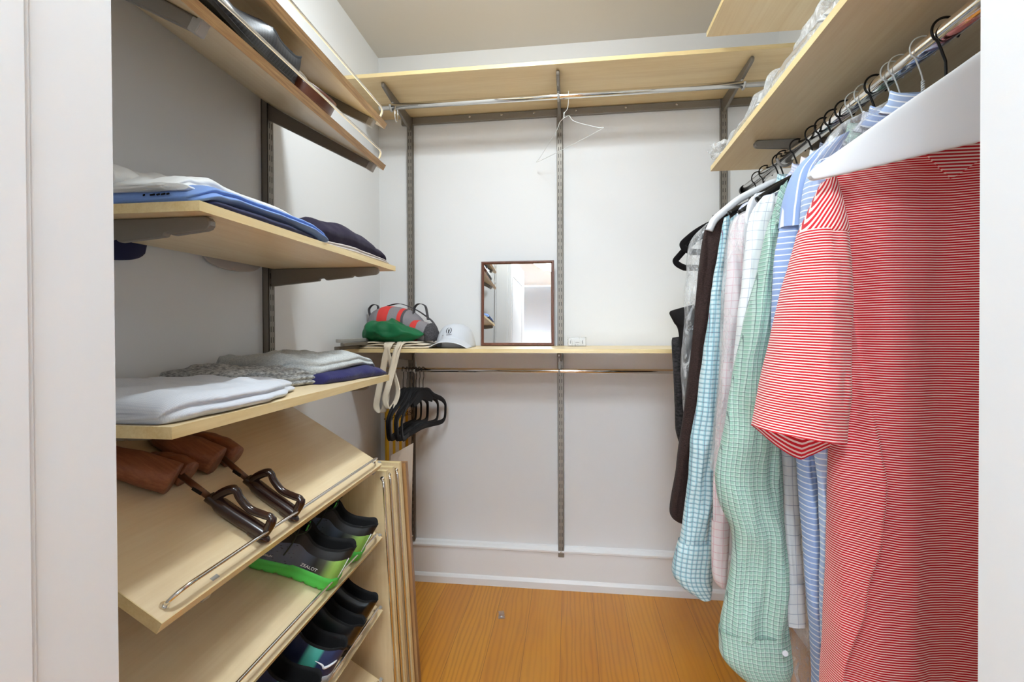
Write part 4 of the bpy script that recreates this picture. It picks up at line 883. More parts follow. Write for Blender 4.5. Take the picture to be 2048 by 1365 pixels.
# shoes
def sx(u): return (1-math.cos(PI*u))/2
WT = [(0, .0), (.02, .42), (.06, .66), (.12, .76), (.25, .74), (.42, .74), (.6, .92), (.72, 1.0), (.84, .94), (.93, .72), (.98, .4), (1, .0)]
def wtab(x):
    for (a, b), (c_, d) in zip(WT, WT[1:]):
        if x <= c_: f = (x-a)/(c_-a); return b+(d-b)*(math.sqrt(f) if a == 0 else 1-math.sqrt(1-f) if False else f)
    return 0
def skew(x): return .10*math.sin(PI*x)*x
def shoe(name, label, L, W, H, zs, mats, place, group, sole='run', laces=None, collar_dip=.72, tongue=.98, open_to=.44, extra=None, mirror=1, toe_h=.46, spring=.018, heel_z=1.):
    t = thing(name, label, 'shoe', group=group)
    up, li, so = mats[:3]
    hz = [(0, .94*heel_z), (.04, 1.0*heel_z), (.11, .85), (.22, collar_dip), (.32, collar_dip*1.05), (.42, tongue), (.50, .86), (.62, .68), (.75, .54), (.88, toe_h), (.96, toe_h*.8), (1, toe_h*.45)]
    def lift(x): return spring*max(0, (x-.62)/.38)**2*1.0
    def wid(x): return wtab(x)*W/2
    def cen(x): return mirror*W*.10*math.sin(PI*min(1, x*1.05))*(x-.4)
    def P(u, v):
        x = sx(u); w_ = wid(x); ht = zs+(H-zs)*curve(hz, x)+lift(x)*.7; zb = zs*.9+lift(x)
        of = 1-smooth01((x-open_to)/.05); of *= smooth01(x/.012)
        s_ = 1 if v < .5 else -1; vv = v if v < .5 else 1-v
        yr = w_*(.60*of+.42*(1-of))
        if vv < .36:
            a = vv/.36; p = a**2.4
            y = (w_*(1+.05*math.sin(PI*a)))*(1-p)+yr*p; z = zb+(ht-zb)*(a**.92)
        else:
            b = (vv-.36)/.14
            zin = zs+.008
            zo = ht+.003*math.sin(min(1, b*2.2)*PI)+(zin-ht)*smooth01((b-.12)*1.7); yo = yr*(1-.30*smooth01(b*1.5))*(1-smooth01((b-.55)/.45))
            zc = ht+.10*(H-zs)*(1-(1-b)**2)*(.4+.6*(1-x)); yc = yr*(1-b)
            y = yo*of+yc*(1-of); z = zo*of+zc*(1-of)
        return Vector((x*L, s_*y+cen(x), z))
    nu, nv = 56, 50
    full = MB(); full.grid(P, nu, nv, uvf=lambda u, v: (sx(u), v), flip=True)
    def part(nm, test, mt):
        m_ = MB(); m_.v = full.v; m_.uv = full.uv
        for k, f in enumerate(full.f):
            i, j = k % nu, k//nu; u, v = (i+.5)/nu, (j+.5)/nv
            if test(sx(u), v): m_.f.append(f); m_.mi.append(0); m_.smooth.append(True)
        used = sorted({q for f in m_.f for q in f}); ix = {a: b for b, a in enumerate(used)}
        m_.v = [full.v[q] for q in used]; m_.uv = [full.uv[q] for q in used]; m_.f = [[ix[q] for q in f] for f in m_.f]
        return m_.build(nm, mt, t)
    isin = lambda x, v: .345 < v < .655 and x < open_to+.015
    part('upper', lambda x, v: not isin(x, v), up); part('lining', isin, li)
    S = MB(); lv = [(.80, 0), (1.02, .05), (1.10, .25), (1.05, .55), (1.08, .85), (1.02, 1), (.9, 1.02)] if sole == 'run' else [(.92, 0), (1.03, .04), (1.04, .5), (1.05, .95), (1.0, 1)]
    def Q(u, v):
        k = v*(len(lv)-1); i = min(int(k), len(lv)-2); f = k-i; sc_ = lv[i][0]+(lv[i+1][0]-lv[i][0])*f; zz = lv[i][1]+(lv[i+1][1]-lv[i][1])*f
        uu = u*2 if u < .5 else 2-u*2; x = sx(uu); s_ = 1 if u < .5 else -1
        w_ = wid(x)*sc_; xx = .5+(x-.5)*(1+(sc_-1)*.25)
        zt_ = zs*(1 if sole != 'run' else (1.12 if x < .4 else 1-.2*(x-.4)))
        zb = lift(x)
        if sole == 'dress': zb = lift(x)+(zs*.62 if .27 < x < .60 else (.0 if x <= .27 else zs*.30))
        groove = .004*(1 if (sole == 'run' and math.sin(x*58) > .86 and zz < .2) else 0)
        return Vector((xx*L, s_*w_+cen(x)+(0), zb+groove+(zt_-(zb-lift(x)))*zz if sole != 'dress' else zb+(zt_+lift(x)-zb)*zz))
    S.grid(Q, 150, 12, closeu=True, uvf=lambda u, v: (u, v), flip=False, caps=True); S.build('sole', so, t)
    if laces:
        lc = MB()
        for i in range(5):
            x = .47+i*.055; z = zs+(H-zs)*curve(hz, x)+.10*(H-zs)+.003; wv = wid(x)*.40
            lc.tube(cr([(x*L-.004, -wv+cen(x), z-.010), (x*L, -wv*.5+cen(x), z), (x*L, 0+cen(x), z+.003), (x*L, wv*.5+cen(x), z), (x*L+.004, wv+cen(x), z-.010)], 14), .0021, 6, flat=((0, 0, 1), .6))
        x = .455; z = zs+(H-zs)*curve(hz, x)+.008
        for s_ in (1, -1):
            lc.tube(cr([(x*L, 0, z), (x*L-.012, s_*.014, z+.008), (x*L-.010, s_*.034, z+.002), (x*L+.008, s_*.036, z-.012), (x*L+.010, s_*.016, z-.002), (x*L, 0, z)], 24), .0017, 6)
            lc.tube(cr([(x*L, 0, z), (x*L+.006, s_*.02, z), (x*L+.004, s_*.043, z-.026), (x*L+.008, s_*.049, z-.058)], 18), .0017, 6)
        lc.build('laces', laces, t)
    if extra: extra(t, P, L, H, zs)
    if place: place(t)
    return t
def rampmat(name, stops, axis=0, rough=.55, kind='UV', interp_='LINEAR', bump=.2, holes=None):
    t = NT(name); sp = t.n('ShaderNodeSeparateXYZ'); t.l(t.coords(kind), sp.inputs[0])
    r = t.n('ShaderNodeValToRGB'); r.color_ramp.interpolation = interp_
    e = r.color_ramp.elements; e[0].position, e[0].color = stops[0][0], lin(stops[0][1]); e[1].position, e[1].color = stops[1][0], lin(stops[1][1])
    for p_, c_ in stops[2:]: x = e.new(p_); x.color = lin(c_)
    t.l(sp.outputs[axis], r.inputs[0]); t.l(r.outputs[0], t.p.inputs['Base Color']); t.p.inputs['Roughness'].default_value = rough
    t.bump(t.noise(t.coords(), 420, 3), bump, .0006); return t
def runner_mat():
    t = rampmat('running_shoe_mesh', [(0, (128, 196, 84)), (.10, (150, 196, 96)), (.17, (70, 74, 60)), (.24, (22, 24, 28)), (.36, (84, 94, 116)), (.6, (92, 104, 130)), (.75, (40, 44, 54)), (1, (20, 22, 26))])
    # upper band near the collar stays black
    sp = t.n('ShaderNodeSeparateXYZ'); t.l(t.coords('UV'), sp.inputs[0]); v = sp.outputs[1]
    d = t.math('ABSOLUTE', t.math('SUBTRACT', v, .5)); blk = t.math('LESS_THAN', d, .26)
    rb = t.p.inputs['Base Color'].links[0].from_socket
    vo = t.n('ShaderNodeTexVoronoi'); vo.inputs['Scale'].default_value = 26; t.l(t.coords('UV', scale=(1, 2.2, 1)), vo.inputs['Vector'])
    hol = t.math('LESS_THAN', vo.outputs['Distance'], .22); zone = t.math('MULTIPLY', t.math('GREATER_THAN', sp.outputs[0], .42), hol)
    c1 = t.mix(t.math('MULTIPLY', zone, .8), rb, lin((18, 22, 34))); c2 = t.mix(blk, c1, lin((20, 20, 23)))
    t.l(c2, t.p.inputs['Base Color']); return t.m
M['runner'] = runner_mat()
M['lime'] = plain('lime_green_foam', (84, 206, 84), .5, bump=.5, bscale=260)
M['black_lining'] = plain('black_padded_lining', (16, 15, 17), .9, bump=.3, bscale=500)
M['lime_in'] = plain('lime_insole', (92, 214, 100), .7)
M['lace'] = plain('black_green_lace', (40, 52, 46), .8)
M['leather'] = plain('black_leather', (18, 17, 18), .3, coat=.25, bump=.15, bscale=300)
M['dress_sole'] = plain('black_rubber_sole', (20, 18, 18), .5)
M['navy_knit'] = rampmat('navy_teal_knit', [(0, (34, 48, 92)), (.13, (36, 48, 92)), (.15, (70, 168, 150)), (.24, (80, 178, 160)), (.27, (26, 34, 74)), (1, (24, 30, 66))]).m
M['ice_foam'] = plain('pale_blue_foam', (200, 212, 222), .5, bump=.2)
M['white_mark'] = plain('white_mark', (236, 236, 240), .5)
M['tan_leather'] = plain('brown_leather', (92, 50, 34), .35, coat=.2, bump=.15, bscale=250, var=.15)
def text_mesh(s_, size, mt, parent, Mx, name='lettering', ext=.0002):
    cu = bpy.data.curves.new(name, 'FONT'); cu.body = s_; cu.size = size; cu.extrude = ext; cu.align_x = 'CENTER'; cu.align_y = 'CENTER'
    o = bpy.data.objects.new(name, cu); C.objects.link(o); bpy.context.view_layer.update()
    me = bpy.data.meshes.new_from_object(o.evaluated_get(bpy.context.evaluated_depsgraph_get())); bpy.data.objects.remove(o)
    me.name = name; me.materials.clear(); me.materials.append(mt); q = bpy.data.objects.new(name, me); C.objects.link(q); q.parent = parent; q.matrix_local = Mx; return q
def frame_at(P, u, v, du=.01, dv=.01, off=.0006, flipx=False):
    p = P(u, v); tu = (P(u+du, v)-P(u-du, v)).normalized(); tv = (P(u, v+dv)-P(u, v-dv)).normalized()
    n = tu.cross(tv).normalized()
    if n.y < 0: pass
    return p, tu, tv, n
def runner_extra(t, P, L, H, zs):
    # lettering on the side that faces the doorway, reflective heel strip, tongue lining
    for (u, v, s_, sz) in ((.345, .085, 'ZEALOT', .0105), (.56, .075, 'EVERUN', .006)):
        p, tu, tv, n = frame_at(P, u, v); 
        if n.y < 0: n = -n
        xax = -tu; zax = n; yax = zax.cross(xax).normalized()
        Mx = Matrix((xax, yax, zax)).transposed().to_4x4(); Mx.translation = p+n*.0012
        text_mesh(s_, sz, M['white_mark'], t, Mx)
    r = MB(); r.tube([P(.10, v)+Vector((-.0016, .0012, 0)) for v in (.03, .08, .14, .20, .26)], .0012, 6); r.build('heel_strip', M['white_mark'], t)
    g = MB(); g.grid(lambda a, b: Vector((.405*L+.006*b, (a-.5)*.040, zs+.022+(H*.62)*b*(1-.9*(2*a-1)**2*.5))), 14, 10); g.build('tongue_lining', M['lime_in'], t, solid=.002)
GR, GB, GH_ = 'green-soled running shoes', 'black leather shoes', 'navy and teal trainers'
shoe('running_shoe', 'black and grey running shoe with bright green sole and ZEALOT lettering, nearer the doorway', .285, .104, .108, .030, (M['runner'], M['black_lining'], M['lime']), lambda t: on_board(t, SX, .590, .010, 1.052, .30), GR, laces=M['lace'], extra=runner_extra)
shoe('running_shoe', 'black and grey running shoe with bright green sole, the farther of the pair', .285, .104, .108, .030, (M['runner'], M['black_lining'], M['lime']), lambda t: on_board(t, SX, .590, .010, 1.178, .24), GR, laces=M['lace'], extra=runner_extra)
shoe('leather_shoe', 'black leather slip-on shoe at the far end of the third tilted shelf', .28, .096, .088, .018, (M['leather'], M['black_lining'], M['dress_sole']), lambda t: on_board(t, SX, .376, .022, 1.222, .10), GB, 'dress', collar_dip=.80, tongue=1.0, open_to=.46)
shoe('leather_shoe', 'black leather slip-on shoe next to the navy trainers', .28, .096, .088, .018, (M['leather'], M['black_lining'], M['dress_sole']), lambda t: on_board(t, SX, .376, .014, 1.126, .10), GB, 'dress', collar_dip=.80, tongue=1.0, open_to=.46)
def bird_extra(t, P, L, H, zs):
    p = P(.17, .15); q = P(.10, .24); r = P(.26, .20)
    m_ = MB(); m_.tube(cr([tuple(P(.085, .235)+Vector((-.001, .0015, 0))), tuple(P(.12, .19)+Vector((-.001, .0015, 0))), tuple(P(.17, .155)+Vector((0, .002, 0))), tuple(P(.20, .19)+Vector((0, .002, 0))), tuple(P(.26, .215)+Vector((0, .002, 0)))], 16), [.0006, .0014, .002, .0024, .0026, .0028, .003, .003, .003, .0028, .0026, .0022, .002, .0016, .0012, .0008, .0005], 8)
    m_.build('side_mark', M['white_mark'], t)
shoe('trainer', 'navy and teal trainer with white winged mark and pale sole, beside the black shoes', .29, .106, .105, .034, (M['navy_knit'], M['black_lining'], M['ice_foam']), lambda t: on_board(t, SX, .376, .018, 1.018, .10), GH_, extra=bird_extra)
shoe('trainer', 'navy and teal trainer with pale sole, nearer the doorway', .29, .106, .105, .034, (M['navy_knit'], M['black_lining'], M['ice_foam']), lambda t: on_board(t, SX, .376, .020, .908, .12), GH_, extra=bird_extra)
shoe('loafer', 'brown leather shoe cropped at the lower picture edge', .28, .096, .085, .018, (M['tan_leather'], M['black_lining'], M['dress_sole']), lambda t: on_board(t, SX, .376, .03, .80, .05), None, 'dress')
# slipper with a fur lining on the lowest shelf
M['fur'] = heather('white_brown_fur', (222, 214, 206), (120, 86, 70), 26)
sl = shoe('fur_slipper', 'fur-lined slipper with white and brown fluff on the lowest tilted shelf', .27, .10, .085, .018, (M['tan_leather'], M['fur'], plain('tan_sole', (186, 140, 84), .6)), lambda t: on_board(t, SX, .163, .02, 1.10, .1), None, 'dress')
random.seed(5); fm = MB()
for i in range(520):
    a = random.random()*2*PI; x = .085+math.cos(a)*.075*random.uniform(.6, 1.1); y = math.sin(a)*.036*random.uniform(.5, 1.1); z = .066+random.random()*.012
    d = Vector((math.cos(a)*.5+random.uniform(-.4, .4), math.sin(a)*.8+random.uniform(-.4, .4), random.uniform(.4, 1.2))).normalized()*random.uniform(.014, .030)
    fm.tube([(x, y, z), (x+d.x*.5, y+d.y*.5, z+d.z*.6), (x+d.x, y+d.y, z+d.z*.8)], [.0011, .0009, .0002], 4, caps=False)
fo = fm.build('fur_trim', M['fur'], sl); fo['kind'] = 'stuff'
# woven shoe and belt on the lower of the high tilted shelves
def woven_mat():
    t = NT('woven_black_leather'); v = t.coords('UV', scale=(46, 70, 1), rot=(0, 0, .7)); w1 = t.n('ShaderNodeTexChecker'); w1.inputs['Scale'].default_value = 1
    w1.inputs['Color1'].default_value = lin((44, 46, 54)); w1.inputs['Color2'].default_value = lin((14, 15, 19)); t.l(v, w1.inputs['Vector'])
    t.l(w1.outputs['Color'], t.p.inputs['Base Color']); t.p.inputs['Roughness'].default_value = .38; t.bump(w1.outputs['Fac'], .8, .002); return t.m
M['woven'] = woven_mat()
def place_w(t):
    Rm = Matrix(((0, NN.z, NN.x), (-1, 0, 0), (0, -NN.x, NN.z))); Rm = Matrix((Vector((0, -1, 0)), NN.cross(Vector((0, -1, 0))), NN)).transposed()
    p = Vector((-.545, .955, zf))+SD*.075+NN*.0008; M4 = Rm.to_4x4(); M4.translation = p; t.matrix_world = M4
shoe('woven_shoe', 'black woven leather shoe lying lengthwise on the high tilted shelf', .270, .094, .066, .012, (M['woven'], M['black_lining'], M['dress_sole']), place_w, None, 'dress', collar_dip=.82, open_to=.40, toe_h=.55)
bt_ = thing('belt', 'coiled brown leather belt with silver buckle on the high tilted shelf', 'belt')
bm = MB(); pth = []
for i in range(150):
    a = i/150*2*PI*3.2; r = .062-.010*i/150*1.6; pth.append((math.cos(a)*r*1.05, math.sin(a)*r*.8))
def BP(u, v):
    k = min(149, round(u*149)); return Vector((pth[k][0], pth[k][1], .001+.034*v))
bm.grid(BP, 149, 4); bm.build('strap', M['tan_leather'], bt_, solid=.003)
M['silver'] = plain('hammered_silver', (214, 216, 218), .28, 1, bump=.6, bscale=160)
MB().tube(cr([(.030, -.048, .022), (.026, -.052, .046), (.004, -.052, .054), (-.026, -.050, .050), (-.036, -.048, .040), (-.036, -.050, .020)], 30), .0042, 10).build('buckle', M['silver'], bt_)
Rm = Matrix((SD, Vector((0, -1, 0)), NN)).transposed().to_4x4(); Rm = Rm @ Matrix.Rotation(PI/2, 4, 'Z')
Rm.translation = Vector((-.545, 1.030, zf))+SD*.066+NN*.001; bt_.matrix_world = Rm
# ------------------------------------------------------------------ things on the mid-height back shelf
ZM = 1.1183
def lump(mb, c, r, seed, amp=.02, ridge=0, freq=9, nu=64, nv=40, flat_=.35, uvn=1):
    c = Vector(c)
    def P(u, v):
        a = 2*PI*u; b = PI*v; d = Vector((math.sin(b)*math.cos(a), math.sin(b)*math.sin(a), math.cos(b)))
        p = Vector((d.x*r[0], d.y*r[1], d.z*r[2]))
        q = p*freq; n_ = fbm(q.x+seed, q.y, q.z+seed)
        if ridge: n_ = n_*(1-ridge)+ridge*(1-abs(nz(q.x*1.3+seed*2, q.y*1.3, q.z*1.9))*4)*.8
        p += d*n_*amp; p += c
        if p.z < c.z-r[2]*flat_: p.z = c.z-r[2]*flat_
        return p
    mb.grid(P, nu, nv, closeu=True, uvf=lambda u, v: (u*uvn, v)); return mb
def placed(mb, name, mats, parent=None, **k):
    return mb.build(name, mats, parent, **k)
# canvas tote folded flat, its handles hanging over the shelf edge
M['canvas'] = fabric('natural_canvas', (226, 212, 190), [], weave=.7, var=.06)
M['green_cloth'] = fabric('bottle_green_nylon', (20, 104, 62), [], rough=.5, weave=.1, var=.06, sheen=0)
M['dgrey'] = heather('charcoal_webbing', (52, 50, 54), (92, 88, 90), 200)
M['hgrey'] = heather('grey_heather_shell', (128, 124, 126), (168, 160, 160), 240)
tt_ = thing('tote_bag', 'cream canvas tote bag lying folded under the green cloth, handles hanging over the shelf edge', 'bag', (-.70, 1.93, ZM))
xa, xb = at(708, 690, Y=1.86).x, at(862, 690, Y=1.86).x
def tz(y): return ZM+.0005
fo_ = MB()
for k, (dx0, dx1, z, h) in enumerate(((.02, 0, 0, .008), (.0, .02, .0082, .009), (.018, .05, .0175, .008))):
    y0, y1 = 1.828+.008*k, 2.06
    def P(u, v, k=k, dx0=dx0, dx1=dx1, z=z, h=h, y0=y0, y1=y1):
        x = xa+dx0+(xb-xa-dx0-dx1)*v; a = 2*PI*u; e = min(v, 1-v)/.05; er = min(1, math.sqrt(min(1, e)))
        yc = (y0+y1)/2+.006*math.sin(x*31+k*2); ry = (y1-y0)/2; rz2 = h/2*(er*.8+.2)
        yy = yc+ry*math.copysign(abs(math.cos(a))**.35, math.cos(a)); zz = ZM+z+h/2+rz2*math.copysign(abs(math.sin(a))**.6, math.sin(a))
        return Vector((x+.003*math.sin(yy*50), yy, zz+.0025*math.sin(x*40+k)*(k > 0)*(.5+.5*er)+.0008))
    fo_.grid(P, 36, 50, closeu=True, uvf=lambda u, v: (v*.3, u*.3), caps=True)
child(fo_.build('folded_canvas', M['canvas'], None), tt_)
def strap(pts, w_, y, seed=0):
    P3 = [at(px, py, Y=yy) for px, py, yy in pts]; P3 = cr([tuple(p) for p in P3], 60); m_ = MB(); n = len(P3)
    def P(u, v):
        i = round(v*(n-1)); T = (P3[min(n-1, i+1)]-P3[max(0, i-1)]).normalized()
        tw = .9*math.sin(v*PI*1.6+seed); side = Vector((1, 0, 0))*math.cos(tw*.55)+Vector((0, 1, 0))*math.sin(tw*.55)
        side = (side-T*side.dot(T)*.75)
        return P3[i]+side*(u-.5)*w_
    m_.grid(P, 4, n-1, uvf=lambda u, v: (u*.03, v*.5)); return m_.build('handle', M['canvas'], None, solid=.0022)
YF_ = 1.79
child(strap([(786, 684, 1.86), (779, 690, 1.80), (772, 708, YF_), (765, 745, YF_), (756, 790, YF_-.01), (753, 815, YF_-.01), (763, 826, YF_-.012), (771, 812, YF_-.02), (774, 785, YF_-.02), (782, 745, YF_-.012), (790, 706, YF_-.004), (797, 690, 1.80), (799, 683, 1.87)], .024, 0, .2), tt_)
child(strap([(812, 684, 1.86), (800, 690, 1.805), (794, 706, YF_-.006), (787, 735, YF_-.015), (776, 775, YF_-.03), (770, 800, YF_-.03), (777, 818, YF_-.032), (790, 806, YF_-.02), (796, 780, YF_-.008), (787, 745, YF_+.002), (777, 712, YF_+.003), (773, 692, 1.797), (776, 684, 1.86)], .024, 0, 1.3), tt_)
g = MB(); cx = at(786, 660, Y=1.90)
lump(g, (cx.x-.002, 1.90, ZM+.073), (.132, .066, .056), 3, .020, .5, 9, 90, 60, .85)
g.v = [(a, b, ZM+.0285+(c_-ZM-.0285)*(1.0-.42*smooth01((a-cx.x+.06)/.2))) for a, b, c_ in g.v]
q = g.build('green_cloth', M['green_cloth']); tag(q, 'bottle green crumpled cloth on the cream tote before the red-banded bag', 'cloth')
# grey bag with red bands
bgc = at(805, 690, Y=2.02)
bg = thing('striped_bag', 'grey heather bag with bright red bands and charcoal straps on the mid-height shelf', 'bag', (bgc.x, 2.03, ZM+.028))
def band_mat(name, stops):
    t = NT(name); sp = t.n('ShaderNodeSeparateXYZ'); t.l(t.coords('UV'), sp.inputs[0]); r = t.n('ShaderNodeValToRGB'); r.color_ramp.interpolation = 'CONSTANT'
    e = r.color_ramp.elements; e[0].position, e[0].color = stops[0][0], lin(stops[0][1]); e[1].position, e[1].color = stops[1][0], lin(stops[1][1])
    for p_, c_ in stops[2:]: x = e.new(p_); x.color = lin(c_)
    t.l(sp.outputs[0], r.inputs[0]); n = t.noise(t.coords(), 260, 3)
    t.l(t.mix(t.math('MULTIPLY', n, .35), r.outputs[0], lin((110, 104, 106))), t.p.inputs['Base Color']); t.p.inputs['Roughness'].default_value = .85; t.bump(n, .4, .0008); return t.m
rd, gy, dk = (226, 44, 34), (140, 134, 138), (70, 66, 70)
def roll(name, A, B, ra, rb, stops, seed, lean=(0, 0, 0)):
    """rounded roll from A to B, bands run around it"""
    A = Vector(A); B = Vector(B); ax = (B-A).normalized(); up = Vector((0, 0, 1)); s_ = ax.cross(up).normalized(); up2 = s_.cross(ax)
    def P(u, v):
        a = 2*PI*u; e = math.sin(PI*min(max(v, .0), 1))**.38; R_ = (ra+(rb-ra)*v)*max(.04, e)
        R_ *= 1+.05*fbm(math.cos(a)*1.6+seed, v*5, math.sin(a)*1.6)
        c_ = A+(B-A)*v; p = c_+s_*math.cos(a)*R_*.95+up2*math.sin(a)*R_
        p.z = max(p.z, ZM+.0285); return p
    return child(MB().grid(P, 48, 56, closeu=True, uvf=lambda u, v: (v+.05*math.sin(2*PI*u), u), flip=False, caps=True).build(name, band_mat(name+'_fabric', stops), None), bg)
a1, b1 = at(740, 650, Y=2.06), at(868, 668, Y=1.99)
roll('large_roll', (a1.x+.01, 2.05, ZM+.105), (b1.x-.045, 1.99, ZM+.085), .100, .068, [(0, gy), (.31, rd), (.50, gy), (.66, rd), (.72, dk), (.76, gy)], 2)
roll('small_roll', (b1.x-.125, 1.985, ZM+.080), (b1.x+.012, 1.935, ZM+.058), .050, .046, [(0, dk), (.06, rd), (.16, gy), (.36, rd), (.58, gy), (.86, dk)], 5)
def webbing(name, pts, w_=.02, mt='dgrey', ax=(0, 1, 0)):
    P3 = cr([tuple(at(px, py, Y=yy)) for px, py, yy in pts], 50); n = len(P3); A_ = Vector(ax)
    o = MB().grid(lambda u, v: P3[round(v*(n-1))]+A_*(u-.5)*w_, 2, n-1).build(name, M[mt], None, solid=.002); return child(o, bg)
webbing('strap', [(828, 632, 2.00), (829, 616, 2.00), (838, 608, 2.00), (850, 612, 2.00), (854, 626, 2.0), (856, 640, 1.98)], .03)
webbing('strap', [(776, 612, 2.06), (800, 608, 2.06), (828, 618, 2.05), (848, 630, 2.03), (866, 645, 2.0), (873, 665, 1.97), (868, 684, 1.95)], .03)
webbing('strap', [(742, 636, 2.02), (738, 620, 2.02), (746, 610, 2.02), (756, 613, 2.02), (754, 630, 2.02)], .022)
m_ = MB(); lump(m_, (b1.x-.004, 1.955, ZM+.058), (.032, .05, .045), 9, .008, .3, 20, flat_=.65); child(m_.build('mesh_pocket', M['dgrey'], None), bg)
m_ = MB(); lump(m_, (a1.x+.012, 2.05, ZM+.062), (.038, .06, .050), 12, .01, .3, 16, flat_=.68); child(m_.build('side_pocket', plain('olive_grey_shell', (112, 108, 96), .8, bump=.4, bscale=300), None), bg)
# spare brackets lying on the shelf's left end
sbk = []
for k, (px, py, yy, col, ln) in enumerate(((683, 681, 1.66, 'cap', .34), (690, 689, 1.66, 'steel', .33), (664, 696, 1.62, 'steel', .33))):
    p = at(px, py, Y=yy); p.x = max(p.x, XL+.014)
    t = thing('spare_bracket', ('spare grey shelf bracket lying topmost on the left end of the shelf', 'spare steel bracket lying in the middle of the stack of three', 'spare dark bracket lowest, poking out over the left shelf end')[k], 'bracket', (0, 0, 0), 0, 'spare brackets')
    b_, _, _ = bracket_mesh(ln, .045, .022); o = b_.build('arm', M[col], t, bevel=.002)
    zz = ZM+.0072+.0145*(2-k); t.matrix_world = Matrix.Translation((XL+.028+.012*(k == 0)+.05*(k == 1)*.5, 2.0, zz)) @ Matrix.Rotation(-PI/2, 4, 'Z') @ Matrix.Rotation(PI/2, 4, 'X')
# baseball cap
M['cap_cloth'] = fabric('light_grey_twill', (206, 208, 214), [], weave=.5, var=.03)
M['ink'] = plain('black_embroidery', (24, 24, 28), .8)
cc = at(913, 690, Y=2.00); cap = thing('baseball_cap', 'light grey baseball cap with black round emblem and lettering, left of the mirror', 'cap', (cc.x, 1.995, ZM))
RXc, RYc, RZc = .082, .098, .098
def CP(u, v):
    a = 2*PI*u; b = v*PI/2; r = math.cos(b)**.75; seam = 1-.012*abs(math.cos(3*a))**12
    d = .004*fbm(math.cos(a)*3, math.sin(a)*3, v*3)*(1-v)
    z = math.sin(b)**.9*RZc*(1-.10*math.sin(a)*(1 if math.sin(a) > 0 else .2))
    return Vector((math.cos(a)*RXc*r*seam+d, math.sin(a)*RYc*r*seam+d, z+.001))
MB().grid(CP, 72, 26, closeu=True, uvf=lambda u, v: (u*.5, v*.15)).build('crown', M['cap_cloth'], cap, solid=.002)
def BPm(u, v):
    x = (u-.5)*2; yf_ = -.086-.072*v*(1-.42*x*x)**.5; base = -math.sqrt(max(0, 1-(x*.93)**2))*RYc*.96
    y = base+(yf_-.012-base)*v; z = .046-.046*abs(x)**2.1-.020*v*(1-abs(x)**2)
    return Vector((x*.078*(1+.06*v), y, max(.0015, z)))
MB().grid(BPm, 40, 14, uvf=lambda u, v: (u*.2, v*.1)).build('brim', M['cap_cloth'], cap, solid=.0028)
MB().lathe([(.007, 0), (.006, .003), (.002, .005)], (0, 0, RZc*.985), 16).build('button', M['cap_cloth'], cap)
# emblem on the front of the crown, facing the doorway
def crown_pt(dx, z):
    b = math.asin(min(1, (z/RZc)**(1/.9))); r = math.cos(b)**.75; c_ = max(-1, min(1, dx/(RXc*r))); return Vector((dx, -RYc*r*math.sqrt(1-c_*c_)*1.004-.0030, z+.001))
em = MB(); ex, ez, er = -.012, .070, .0125
for s_ in (1, -1):
    pts = [crown_pt(ex+s_*math.sin(a)*er*.86, ez+math.cos(a)*er) for a in [math.radians(8+i*(148/20)) for i in range(21)]]
    em.tube(pts, [.0005+.0011*math.sin(PI*i/20) for i in range(21)], 6)
em.build('emblem_ring', M['ink'], cap)
em = MB(); em.tube([crown_pt(ex, ez+.0085), crown_pt(ex, ez+.006), crown_pt(ex, ez+.003), crown_pt(ex, ez-.002), crown_pt(ex, ez-.006), crown_pt(ex, ez-.0095)], [.0006, .0016, .0022, .0028, .0012, .0026], 8)
em.tube([crown_pt(ex+.002, ez+.002), crown_pt(ex+.0045, ez+.0005), crown_pt(ex+.002, ez-.003)], .0005, 5); em.build('emblem_jug', M['ink'], cap)
for s_, dx, dz, sz in (('ST', -.036, .050, .0048), ('ANDREWS', -.008, .0535, .0048)):
    p = crown_pt(dx, dz); p2 = crown_pt(dx, dz+.004); x2 = crown_pt(dx+.004, dz+.0004)
    ya = (p2-p).normalized(); xa_ = (x2-p).normalized(); za = xa_.cross(ya).normalized(); ya = za.cross(xa_)
    Mx = Matrix((xa_, ya, za)).transposed().to_4x4(); Mx.translation = p+za*.0014; text_mesh(s_, sz, M['ink'], cap, Mx, ext=.0003)
# mirror leaning on the back wall
BLm = at(962.5, 690.5, Y=2.1197); BRm = at(1108.5, 690.5, Y=2.1234); BLm.z = BRm.z = ZM+.001
TLm = at(967.5, 524, Y=2.1405); TRm = at(1107.5, 522.5, Y=2.1443)
zax = (TRm-BRm+TLm-BLm).normalized(); xax = (BRm-BLm).normalized(); yax = zax.cross(xax).normalized(); zax = xax.cross(yax)
mw = (BRm-BLm).length; mh = ((TLm-BLm).length+(TRm-BRm).length)/2
mr = thing('framed_mirror', 'small rectangular mirror in a reddish brown wood frame leaning on the back wall', 'mirror')
Mx = Matrix((xax, yax, zax)).transposed().to_4x4(); Mx.translation = BLm; mr.matrix_world = Mx
M['frame_wood'] = wood('red_brown_frame_wood', (128, 78, 58), (84, 46, 32), 'Z', .35, 2)
f = MB(); w_ = .0135; out = [(0, 0), (mw, 0), (mw, mh), (0, mh)]
prof = [(0, 0), (.0, -.012), (.003, -.0165), (.007, -.0165), (.0125, -.010), (.0135, -.006), (.0135, 0)]
vs = []; 
for i, (x, z) in enumerate(out):
    sxn = 1 if x == 0 else -1; szn = 1 if z == 0 else -1
    for a, b in prof: vs.append((x+sxn*a, b, z+szn*a))
n_ = len(prof); f.add(vs, [(i*n_+k, i*n_+(k+1) % n_, ((i+1) % 4)*n_+(k+1) % n_, ((i+1) % 4)*n_+k) for i in range(4) for k in range(n_)]); f.build('frame', M['frame_wood'], mr)
